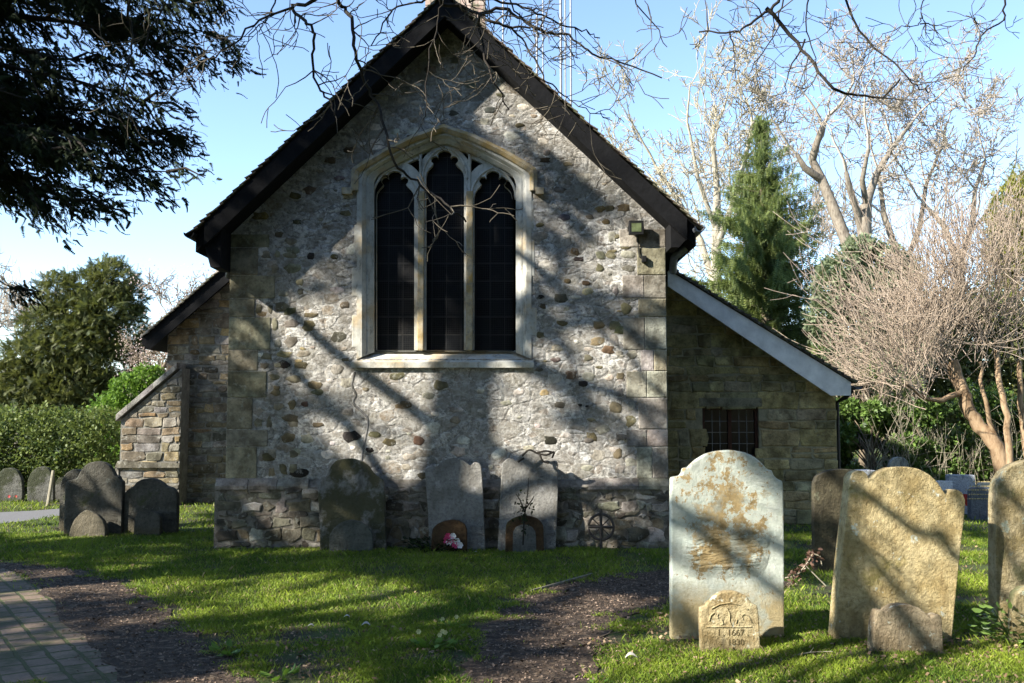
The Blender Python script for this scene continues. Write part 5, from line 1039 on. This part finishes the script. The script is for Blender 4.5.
traced = [([(318, -2), (293, 6), (304, 22), (315, 35), (312, 63), (320, 90), (329, 100), (335, 116)], 5.2, .016), ([(294, 7), (261, 19), (233, 44), (206, 60), (180, 75), (165, 96)], 5.2, .009), ([(338, -4), (344, 8), (352, 21), (356, 53), (366, 84), (377, 105), (387, 134), (394, 162), (412, 178), (430, 192), (450, 207), (466, 222)], 5.4, .017),
 ([(445, -4), (438, 21), (429, 60), (426, 105), (424, 123)], 5.3, .007), ([(428, -3), (403, 5), (387, 18), (371, 46)], 5.5, .012), ([(438, -4), (464, 8), (478, 15), (495, 23), (511, 27), (530, 28)], 5.6, .02), ([(479, 16), (479, 29), (487, 61), (493, 80), (504, 100), (509, 110)], 5.6, .012),
 ([(479, 14), (501, 8), (517, 16), (537, 29), (553, 34), (569, 36), (585, 48), (600, 56), (625, 64), (662, 78)], 5.7, .014), ([(492, -4), (516, 5), (543, 14), (562, 24), (585, 32), (600, 38)], 5.8, .012), ([(510, -2), (525, 18), (537, 31), (540, 37)], 5.7, .01), ([(511, 27), (524, 43), (537, 64), (545, 80), (559, 92), (570, 100), (590, 112), (610, 118)], 5.6, .008),
 ([(780, -4), (765, 12), (750, 24), (734, 32), (699, 32)], 5.9, .017), ([(766, 8), (790, 35), (813, 63), (833, 89), (857, 94), (882, 97), (900, 79)], 5.9, .017), ([(809, -3), (805, 24), (813, 51), (817, 67)], 6.0, .009), ([(784, -3), (778, 28), (758, 59), (748, 77)], 6.0, .009), ([(845, -4), (866, 39), (896, 63), (912, 83), (928, 93)], 6.1, .012), ([(805, 39), (790, 71), (786, 95)], 5.9, .008),
 ([(634, -3), (655, 24), (667, 47)], 5.8, .009), ([(1006, -3), (1002, 20), (983, 32), (975, 51), (963, 71)], 6.3, .011), ([(924, -3), (922, 14), (920, 24), (901, 28), (882, 34)], 6.2, .007), ([(920, 24), (936, 25), (951, 26)], 6.2, .006), ([(730, 32), (733, 50), (736, 78)], 5.9, .006), ([(278, -3), (270, 14), (255, 30), (240, 48)], 5.0, .008), ([(130, -3), (132, 30), (128, 60), (122, 92)], 4.6, .012), ([(165, 5), (150, 30), (140, 60)], 4.7, .006), ([(470, -3), (478, 0), (500, -1)], 5.6, .012)]
def twigs(q, r, n, Y):
    for _ in range(n):
        i = rng.integers(1, len(q)-1); p = q[i]; t = q[i+1]-q[i-1]; t /= np.linalg.norm(t)+1e-9; side = np.array([t[2], 0, -t[0]])*rng.choice([-1, 1])
        d = t*rng.uniform(.3, 1)+side*rng.uniform(.4, 1)+np.array([0, rng.normal(0, .4), rng.uniform(-.15, .25)])
        grow(sp_, sr_, [], p, d, rng.uniform(.07, .22), max(.0025, r*.3), 2, wander=.4, up=.04, kids=(1, 3), ratio=.78, spread=.65, seg=3)
for pts, Y, r in traced:
    w3 = [P(a, b_, Y+.06*math.sin(i*1.7)) for i, (a, b_) in enumerate(pts)]
    if pts[0][1] <= 0:
        k = np.argmin(np.abs(LP[:, 0]-w3[0].x-.25)); lp = Vector(LP[k]); w3 = [lp, lp*.4+w3[0]*.6+Vector((.03, 0, .05))]+w3
    q = np.array([tuple(v) for v in catmull(w3, 4)]); q[1:-1] += rng.normal(0, .006, (len(q)-2, 3)); mp_.append(q-O); mr_.append(np.linspace(r*.8, max(.0025, r*.3), len(q)))
    j0 = 0 if pts[0][1] > 0 else 8; sub = q[j0:]
    if len(sub) > 3: twigs(sub, r, int(len(sub)*.42), Y)
sp_ = [p-O for p in sp_]
# upper crown, above the picture: throws the branchy shadows
for (a, d, L, r, dp_) in (((-.3, -1.9, 9.3), (0, -.1, 1), 2.4, .08, 5), ((-.1, -.8, 6), (.9, -.5, .8), 3.0, .09, 5), ((-.2, -1.1, 7), (-.8, .3, .7), 2.8, .08, 5), ((0, -.5, 5), (.5, -.9, .7), 2.8, .09, 5), ((-.2, -1.5, 8), (.5, -.2, .8), 2.6, .07, 5), ((.1, .1, 4.5), (-.6, -.6, .8), 2.6, .08, 5)):
    grow(sp_, sr_, [], a, d, L, r, dp_, wander=.3, up=.08, kids=(2, 3), ratio=.74, spread=.75)
V, Q = tubes(tp, tr_, 10); link('trunk', np_mesh('trunk', V, [Q], smooth=True), BK['dark'], root)
V, Q = tubes(mp_, mr_, 6); link('branch', np_mesh('branch', V, [Q], smooth=True), BK['dark'], root)
V, Q = tubes(sp_, [np.maximum(x, .0024) for x in sr_], 4); link('crown', np_mesh('crown', V, [Q]), bark_mat('twig_bark', (.05, .042, .03), (.13, .11, .08)), root)

leafy('evergreen_tree', (-12.6, 1.6, 0), 'small unseen evergreen added outside the left edge to shade the brick path', 'tree', LM['yew'], [(rng.uniform(-2, 2.6), rng.uniform(-1.4, 1.6), rng.uniform(3.2, 7.2), rng.uniform(.5, 1.0), rng.uniform(.5, .9), rng.uniform(.3, .6)) for _ in range(13)], 2200, .4, FROND, trunkmat=BK['dark'], H=7, r=.25, shell=.2)  # out-of-view tree added to throw broken shade on path and border
# second evergreen further out: keeps the church front in broken shade
b = (-17.5, 5.2, 0)
leafy('evergreen_tree', b, 'tall evergreen outside the left edge that shades the church front', 'tree', LM['yew'], [(rng.uniform(-4, 4), rng.uniform(-3.2, 3.6), rng.uniform(8, 17), rng.uniform(.9, 1.7), rng.uniform(.9, 1.6), rng.uniform(.5, 1.0)) for _ in range(21)], 4000, .5, FROND, trunkmat=BK['dark'], H=16, r=.4, shell=.3)

for i, (x_, y_, h_, lab) in enumerate(((1.5, -9, 12, 'unseen tall evergreen added behind the camera to dim the sky light'), (9, -8, 17, 'unseen tall evergreen added behind the camera, on the right, to dim the sky light'), (5, -13, 19, 'unseen very tall evergreen added furthest behind the camera to dim the sky light'), (-2, -14, 19, 'unseen very tall evergreen added far behind the camera, beside another, to dim the sky light'), (14, 5, 12, 'unseen tall evergreen added outside the right edge, beyond the front gravestones, to dim the sky light'), (-7, -11, 12, 'unseen tall evergreen added behind the camera, on the left, to dim the sky light'), (16, -2, 13, 'unseen tall evergreen added outside the right edge, level with the camera, to dim the sky light'))):  # trees added out of view to cut sky light on church and stones
    leafy('evergreen_tree', (x_, y_, 0), lab, 'tree', LM['yew'], [(rng.uniform(-3.4, 3.4), rng.uniform(-2.5, 2.5), rng.uniform(2.5, h_), rng.uniform(1.2, 1.9), rng.uniform(1.2, 1.7), rng.uniform(.9, 1.4)) for _ in range(48)], 9000, .8, LEAF, trunkmat=BK['dark'], H=h_, r=.35, shell=.3)

# ------------------------------------------------------------------ GRASS, LITTER, SMALL PLANTS
def wedge(n, y0, y1, pw=1.0):
    y = y0+(y1-y0)*rng.random(n); xm = .56*y+.4; keep = rng.random(n) < xm/(.56*y1+.4); y = y[keep]; x = rng.uniform(-1, 1, len(y))*(.56*y+.4); return x, y
solid = [[(xa-.02, YW-.14), (xb, YW-.14), (xb, 24), (xa, 24)], [(-3.7, YA-.05), (-3.7, 27), (wx, 27), (wx, YA)], [(1.9, YL), (lx1, YL), (lx1, 22), (1.9, 22)]]
def blocked(x, y, paths=True, soft=.05):
    jx, jy = x+rng.normal(0, soft, len(x)), y+rng.normal(0, soft, len(x)); r = np.zeros(len(x), bool)
    for s_ in solid: r |= inpoly(x, y, s_)
    if paths:
        for s_ in (poly_brick, poly_mulch, poly_dirt): r |= inpoly(jx+.34*noise2(x, y, 4.5, 3)+.2*noise2(x, y, 11, 9), jy+.3*noise2(y, x, 5, 5), s_)
        r |= inpoly(x, y, poly_lane)
    return r
Vs, Fs, Cs, off = [], [], [], 0
for (n, y0, y1, hl, wd) in ((400000, 5.2, 8.2, (.01, .034), .0034), (330000, 8.2, 13.5, (.014, .042), .006), (110000, 13.5, 24, (.02, .06), .013), (30000, 24, 40, (.05, .1), .03)):
    x, y = wedge(n, y0, y1); ok = ~blocked(x, y); x, y = x[ok], y[ok]
    pn = noise2(x, y, 1.6, 2)+.6*noise2(x, y, 4.1, 8)+rng.normal(0, .25, len(x)); thin = (y < 8.4) | (x > 1.2)
    ok = (pn > np.where(thin, -.22, -.7)); x, y, pn = x[ok], y[ok], pn[ok]; m = len(x)
    h = rng.uniform(*hl, m)*(1+.35*noise2(x, y, 2.7, 4)); tall = rng.random(m) < .015; h = np.where(tall, h*1.9, h); a = rng.uniform(0, 6.283, m); lean_ = rng.uniform(.15, 1.1, m)*h; z = gz(x, y)
    ux, uy = np.cos(a)*wd/2, np.sin(a)*wd/2; b_ = rng.uniform(0, 6.283, m); lx, ly = np.cos(b_)*lean_, np.sin(b_)*lean_
    A = np.stack([np.stack([x-ux, y-uy, z-.003], 1), np.stack([x+ux, y+uy, z-.003], 1), np.stack([x+ux*.7+lx*.35, y+uy*.7+ly*.35, z+h*.6], 1), np.stack([x+lx, y+ly, z+h], 1)], 1)
    Vs.append(A.reshape(-1, 3)); k = np.arange(m)[:, None]*4+off; Fs.append(np.concatenate([k, k+1, k+2, k+3], 1)); t = np.clip(.42+.28*noise2(x, y, 1.1, 6)+.25*noise2(x, y, 3.3, 1)+rng.normal(0, .16, m), 0, 1); dead = (rng.random(m) < .07).astype(float)
    Cs.append(np.repeat(np.stack([t, dead, dead], 1), 4, 0)); off += m*4
n = NB('grass_blades'); at_ = n.sep(n.attr()); col = n.mix(at_[0], (.065, .13, .014), (.34, .41, .045)); col = n.mix(at_[1], col, (.30, .24, .12)); n.base(col); n.rough(.6)
tr = n.nt.nodes.new('ShaderNodeBsdfTranslucent'); n.put(tr.inputs[0], col); mx = n.nt.nodes.new('ShaderNodeMixShader'); mx.inputs[0].default_value = .38; n.nt.links.new(n.b.outputs[0], mx.inputs[1]); n.nt.links.new(tr.outputs[0], mx.inputs[2]); n.nt.links.new(mx.outputs[0], n.nt.nodes['Material Output'].inputs[0])
go_ = link('grass', np_mesh('grass', np.concatenate(Vs), [np.concatenate(Fs)], np.concatenate(Cs)), n.m); tag(go_, 'short mossy green grass covering the churchyard', 'grass', kind='stuff')
print('blades', off//4)
# chips and dead leaves
CHIP = (np.array([(0, -.3, 0), (0, .3, .02), (.6, .34, .12), (1, .1, .05), (.8, -.3, -.02), (.4, -.38, .05)], float), np.array([(0, 4, 1)]))
CHIPQ = (np.array([(0, -.32, 0), (.05, .3, .1), (1, .22, .04), (.9, -.3, .12)], float), np.array([(0, 1, 2, 3)]))
def litter(name, x, y, size, c0, c1, label, cat, flat=.35):
    cen = np.stack([x, y, gz(x, y)+.012+rng.random(len(x))*.012], 1); a = rng.uniform(0, 6.283, len(x)); d = np.stack([np.cos(a), np.sin(a), rng.normal(0, flat, len(x))], 1)
    V, Fc, c = scatter(CHIPQ[0], CHIPQ[1], cen, d, size, roll=rng.normal(0, .6, len(x))+np.pi/2*0)
    nn = NB(name); t = nn.sep(nn.attr())[0]; nn.base(nn.ramp(t, [(0, c0), (.7, tuple((p+q)/2 for p, q in zip(c0, c1))), (1, c1)])); nn.rough(.8)
    o_ = link(name, np_mesh(name, V, [Fc], c), nn.m); tag(o_, label, cat, kind='stuff')
x, y = wedge(190000, 5.2, 14); ok = (inpoly(x+rng.normal(0, .12, len(x)), y+rng.normal(0, .12, len(x)), poly_mulch) | inpoly(x+rng.normal(0, .13, len(x))+.2*noise2(x, y, 7, 1), y+rng.normal(0, .13, len(x)), poly_dirt)) & ~blocked(x, y, False); x, y = x[ok], y[ok]
litter('wood_chips', x, y, rng.uniform(.006, .021, len(x))*np.where(rng.random(len(x)) < .05, 1.9, 1), (.04, .027, .018), (.28, .20, .145), 'brown bark chips covering the border and the trodden path', 'wood chips')
x, y = wedge(95000, 5.2, 16); pn = noise2(x, y, 1.6, 2)+.6*noise2(x, y, 4.1, 8); w_ = np.where((x > 1.0) & (y < 8.5), 1.0, np.where(y < 7.6, .6, .07)); ok = (rng.random(len(x)) < w_*np.clip(.55-pn, .05, 1)) & ~blocked(x, y); x, y = x[ok], y[ok]
litter('dead_leaves', x, y, rng.uniform(.010, .034, len(x)), (.10, .06, .03), (.36, .25, .15), 'scattered dry brown leaves and bits in the grass', 'dead leaves', .5)
# white feathers / pale leaves lying about
pale = simple('pale_leaf', (.38, .35, .30), .7, .15, 20, 0)
for px, py, s_, lab in ((366, 631, .07, 'curled pale leaf lying on the lawn right of centre-left shade'), (347, 622, .05, 'thin pale curl lying just behind the curled pale leaf'), (311, 631, .05, 'small pale leaf left of the other two on the lawn'), (631, 661, .085, 'larger pale leaf on the grass right of the dirt path'), (476, 555, .03, 'tiny white scrap on the grass before the pink flowers')):
    s_ *= .62; p = G(px, py); mb = MB(); n_ = 7
    for i in range(n_-1):
        t0_, t1_ = i/(n_-1), (i+1)/(n_-1); f_ = lambda t: (s_*(t-.5)*1.6, s_*.5*math.sin(t*3.1)-.3*s_, .03+s_*.35*math.sin(t*3.14)); w0, w1 = s_*.38*math.sin(.25+t0_*2.7), s_*.38*math.sin(.25+t1_*2.7); a, b_ = f_(t0_), f_(t1_)
        mb.add([(a[0], a[1]-w0, a[2]), (b_[0], b_[1]-w1, b_[2]), (b_[0], b_[1]+w1*.4, b_[2]+w1*.7), (a[0], a[1]+w0*.4, a[2]+w0*.7)], [(0, 1, 2, 3)])
    o_ = mb.build('pale_leaf', pale); o_.location = (p.x, p.y, float(gz(p.x, p.y))); tag(o_, lab, 'leaf', 'pale leaves lying on the ground')
# broad-leaved little plants
BL = (np.array([(0, 0, 0), (.3, .22, .10), (.7, .24, .12), (1, 0, .02), (.7, -.24, .12), (.3, -.22, .10), (.5, 0, .04)], float), np.array([(0, 6, 1), (1, 6, 2), (2, 6, 3), (3, 6, 4), (4, 6, 5), (5, 6, 0)]))
def plantlet(name, px, py, n_, rad_, size, mat, label, cat, h=.05, flowers=None, group=None, up=.8, Y=None, zoff=0):
    p = G(px, py); root = empty(name, (p.x, p.y, float(gz(p.x, p.y))+zoff)); tag(root, label, cat, group); a = rng.uniform(0, 6.283, n_); q = np.sqrt(rng.random(n_))*rad_
    cen = np.stack([np.cos(a)*q, np.sin(a)*q*.7, rng.uniform(.005, h, n_)], 1); d = np.stack([np.cos(a), np.sin(a), rng.uniform(0, up, n_)], 1)+rng.normal(0, .3, (n_, 3)); d[:, 2] = np.abs(d[:, 2])
    V, Fc, c = scatter(BL[0], BL[1], cen, d, rng.uniform(.6, 1.2, n_)*size, roll=rng.normal(0, .5, n_)); link('leaves', np_mesh('leaves', V, [Fc], c), mat, root)
    st = [np.array([(0, 0, -.02), c_*.6, c_]) for c_ in cen[:40]]; V, Q = tubes(st, [np.array([.003, .002, .0015])]*len(st), 4); link('stem', np_mesh('stem', V, [Q]), LM['bright'], root)
    if flowers:
        m, nf, fs_, fh = flowers
        for _ in range(nf):
            mb = MB(); c_ = np.array([rng.uniform(-1, 1)*rad_*.8, rng.uniform(-1, 0)*rad_*.5, fh*rng.uniform(.8, 1.15)])
            for k in range(6):
                t = k*1.047; mb.add([c_, c_+fs_*np.array([math.cos(t-.45), -.25, math.sin(t-.45)]), c_+fs_*1.15*np.array([math.cos(t), -.35, math.sin(t)]), c_+fs_*np.array([math.cos(t+.45), -.25, math.sin(t+.45)])], [(0, 1, 2, 3)])
            mb.build('flower', m, root)
    return root
prim = simple('primrose_petal', (.5, .5, .26), .6, .1, 30, 0)
plantlet('primrose', 432, 650, 22, .14, .085, LM['bright'], 'primrose clump with pale yellow flowers at the edge of the path', 'plant', flowers=(prim, 5, .016, .11))
plantlet('primrose', 450, 630, 12, .09, .06, LM['bright'], 'smaller primrose just behind and right of the first clump', 'plant', flowers=(prim, 2, .015, .09))
plantlet('weed', 228, 656, 14, .12, .09, LM['bright'], 'broad-leaved weed at the edge of the bark border', 'plant'); plantlet('weed', 282, 680, 12, .1, .08, LM['bright'], 'leafy weed at the bottom edge right of the bark border', 'plant'); plantlet('weed', 600, 683, 8, .07, .05, LM['bright'], 'small weed at the bottom edge right of the dirt path', 'plant')
plantlet('weed', 925, 640, 24, .22, .05, LM['bright'], 'low weeds at the foot of the low brown footstone', 'plant', h=.04)
plantlet('ivy', 1012, 641, 150, .24, .075, LM['ivy'], 'dark ivy clump at the foot of the rightmost gravestone', 'ivy', h=.26, up=.3)
plantlet('weed', 1024, 645, 40, .15, .06, LM['ivy'], 'green leaves beside the ivy at the right edge', 'plant', h=.1)
# bouquet on the grave: dark foliage with pink and white flowers
pk = simple('pink_petal', (.55, .06, .16), .6, .25, 30, 0); wt = simple('white_petal', (.7, .68, .68), .6, .1, 30, 0); lp_ = simple('light_pink_petal', (.72, .25, .38), .6, .2, 30, 0)
bq = plantlet('grave_plant', 433, 552, 240, .34, .07, LM['yew'], 'dark leafy grave plant with pink and white flowers by the wall', 'plant', h=.17, up=.5)
for px, py, m_ in ((448, 536, pk), (452, 540, lp_), (457, 541, wt), (455, 545, pk), (460, 545, wt), (449, 542, wt), (446, 540, pk), (453, 536, wt)):
    v = P(px, py, bq.location.y-.12); c_ = np.array(v-bq.location)
    mb = MB()
    for ring in (1, .6):
        for k in range(6):
            t = k*1.047+ring; fs_ = .036*ring; mb.add([c_, c_+fs_*np.array([math.cos(t-.5), -.3, math.sin(t-.5)]), c_+fs_*1.15*np.array([math.cos(t), -.6, math.sin(t)]), c_+fs_*np.array([math.cos(t+.5), -.3, math.sin(t+.5)])], [(0, 1, 2, 3)])
    mb.build('flower', m_, bq)
plantlet('grave_flowers', 968, 516, 16, .1, .05, LM['ivy'], 'small bunch of red and white flowers beside the dark polished stone', 'flowers', h=.1, flowers=(simple('red_petal', (.55, .05, .03), .6, .2, 30, 0), 12, .05, .3))
plantlet('grave_flowers', 12, 503, 14, .12, .06, LM['ivy'], 'tiny red flowers before the broad gravestone under the hedge', 'flowers', h=.1, flowers=(simple('red_petal', (.4, .05, .05), .6, .2, 30, 0), 2, .025, .1))
# withered dry plant between the two tall stones
p = P(800, 575, 8.9); root = empty('withered_plant', (p.x, 8.9, 0)); tag(root, 'withered brown plant with curled leaves between the white and the leaning gravestone', 'plant')
w3 = []; 
for pts in ([(790, 578), (800, 572), (808, 562), (813, 553), (817, 556)], [(806, 566), (815, 575), (826, 586)], [(812, 553), (820, 556), (822, 566)], [(785, 578), (795, 576), (806, 568)]):
    w3.append(np.array([tuple(P(a, b_, 8.9)-root.location) for a, b_ in pts]))
V, Q = tubes(w3, [np.full(len(q), .006) for q in w3], 5); link('stem', np_mesh('stem', V, [Q]), BK['yellow'], root)
cen = np.concatenate([np.array([tuple(P(a, b_, 8.9)-root.location)])+rng.normal(0, .03, (k_, 3)) for a, b_, k_ in ((812, 556, 26), (808, 564, 14), (800, 570, 22), (792, 576, 20), (815, 553, 12))]); m = len(cen)
V, Fc, c = scatter(BL[0], BL[1], cen, rng.normal(0, 1, (m, 3)), rng.uniform(.03, .06, m)); link('leaves', np_mesh('leaves', V, [Fc], c), leaf_mat('dead_leaf', (.05, .025, .015), (.17, .10, .07), .1), root)
# sapling before the right wall stone, and ivy stems over its top
b = P(585, 543, YW-.55); root = empty('sapling', (b.x, YW-.55, 0)); tag(root, 'tiny dark sapling standing before the rightmost wall gravestone', 'plant')
w3 = [np.array([tuple(P(a, b_, YW-.55)-root.location) for a, b_ in pts]) for pts in ([(523, 545), (524, 520), (526, 505), (528, 490), (528.5, 478)], [(525, 512), (520, 500), (516, 494)], [(526, 508), (532, 500), (534, 496)])]
root.location.x = P(524, 543, YW-.55).x; w3 = [q-np.array([root.location.x-b.x, 0, 0]) for q in w3]
V, Q = tubes(w3, [np.linspace(.012, .004, len(q)) for q in w3], 5); link('stem', np_mesh('stem', V, [Q]), BK['dark'], root)
cen = w3[0][1]+rng.normal(0, 1, (70, 3))*np.array([.05, .04, .12])+np.array([0, 0, .08]); V, Fc, c = scatter(BL[0], BL[1], cen, rng.normal(0, 1, (70, 3)), rng.uniform(.03, .06, 70)); link('leaves', np_mesh('leaves', V, [Fc], c), LM['yew'], root)
b = P(540, 455, YW-.3); root = empty('ivy', tuple(b)); tag(root, 'dead dark ivy stems curling over the top of the rightmost wall gravestone', 'ivy')
w3 = [np.array([tuple(P(a, b_, YW-.33)-b) for a, b_ in pts]) for pts in ([(522, 456), (529, 450), (537, 453), (546, 455), (554, 452), (552, 458)], [(536, 453), (546, 451), (555, 453)], [(524, 458), (518, 462)], [(540, 455), (543, 461), (549, 463)])]
w3 = [np.array([tuple(v) for v in catmull(q, 4)]) for q in w3]; V, Q = tubes(w3, [np.full(len(q), .014) for q in w3], 6); link('stem', np_mesh('stem', V, [Q]), BK['dark'], root)
# wooden edging along the start of the path
a, b_ = G(531, 592), G(592, 575); mb = MB(); d = (b_-a); nrm = Vector((-d.y, d.x, 0)).normalized()*.012; z0 = float(gz(a.x, a.y))
q = [a-nrm, b_-nrm, b_+nrm, a+nrm]; mb.add([(v.x-a.x, v.y-a.y, -.03) for v in q]+[(v.x-a.x, v.y-a.y, .03) for v in q], [(0, 3, 2, 1), (4, 5, 6, 7), (0, 1, 5, 4), (1, 2, 6, 5), (2, 3, 7, 6), (3, 0, 4, 7)])
o_ = mb.build('edging_board', simple('grey_timber', (.17, .15, .11), .9, .3, 15, .4), bevel=.006); o_.location = (a.x, a.y, z0); tag(o_, 'weathered timber edging board beside the dirt path on the lawn', 'board')
# fallen twigs
for k, (px, py, l, an, lab) in enumerate(((795, 658, .28, .15, 'thin bare twig on the grass between the two front footstones'), (600, 640, .2, .6, 'short fallen twig at the right edge of the dirt path'), (330, 645, .22, 2.6, 'dark fallen twig on the shaded lawn'))):
    p = G(px, py); q = np.array([(0, 0, .015), (l*.4*math.cos(an), l*.4*math.sin(an), .03), (l*.8*math.cos(an+.2), l*.8*math.sin(an+.2), .02), (l*math.cos(an), l*math.sin(an), .03)]); V, Q = tubes([q, np.array([q[1], q[1]+np.array([.04, .05, .02])])], [np.array([.005, .004, .003, .002]), np.array([.003, .002])], 5)
    o_ = link('twig', np_mesh('twig', V, [Q]), BK['pale'] if k == 0 else BK['brown'], None, (p.x, p.y, float(gz(p.x, p.y)))); tag(o_, lab, 'twig', 'fallen twigs')
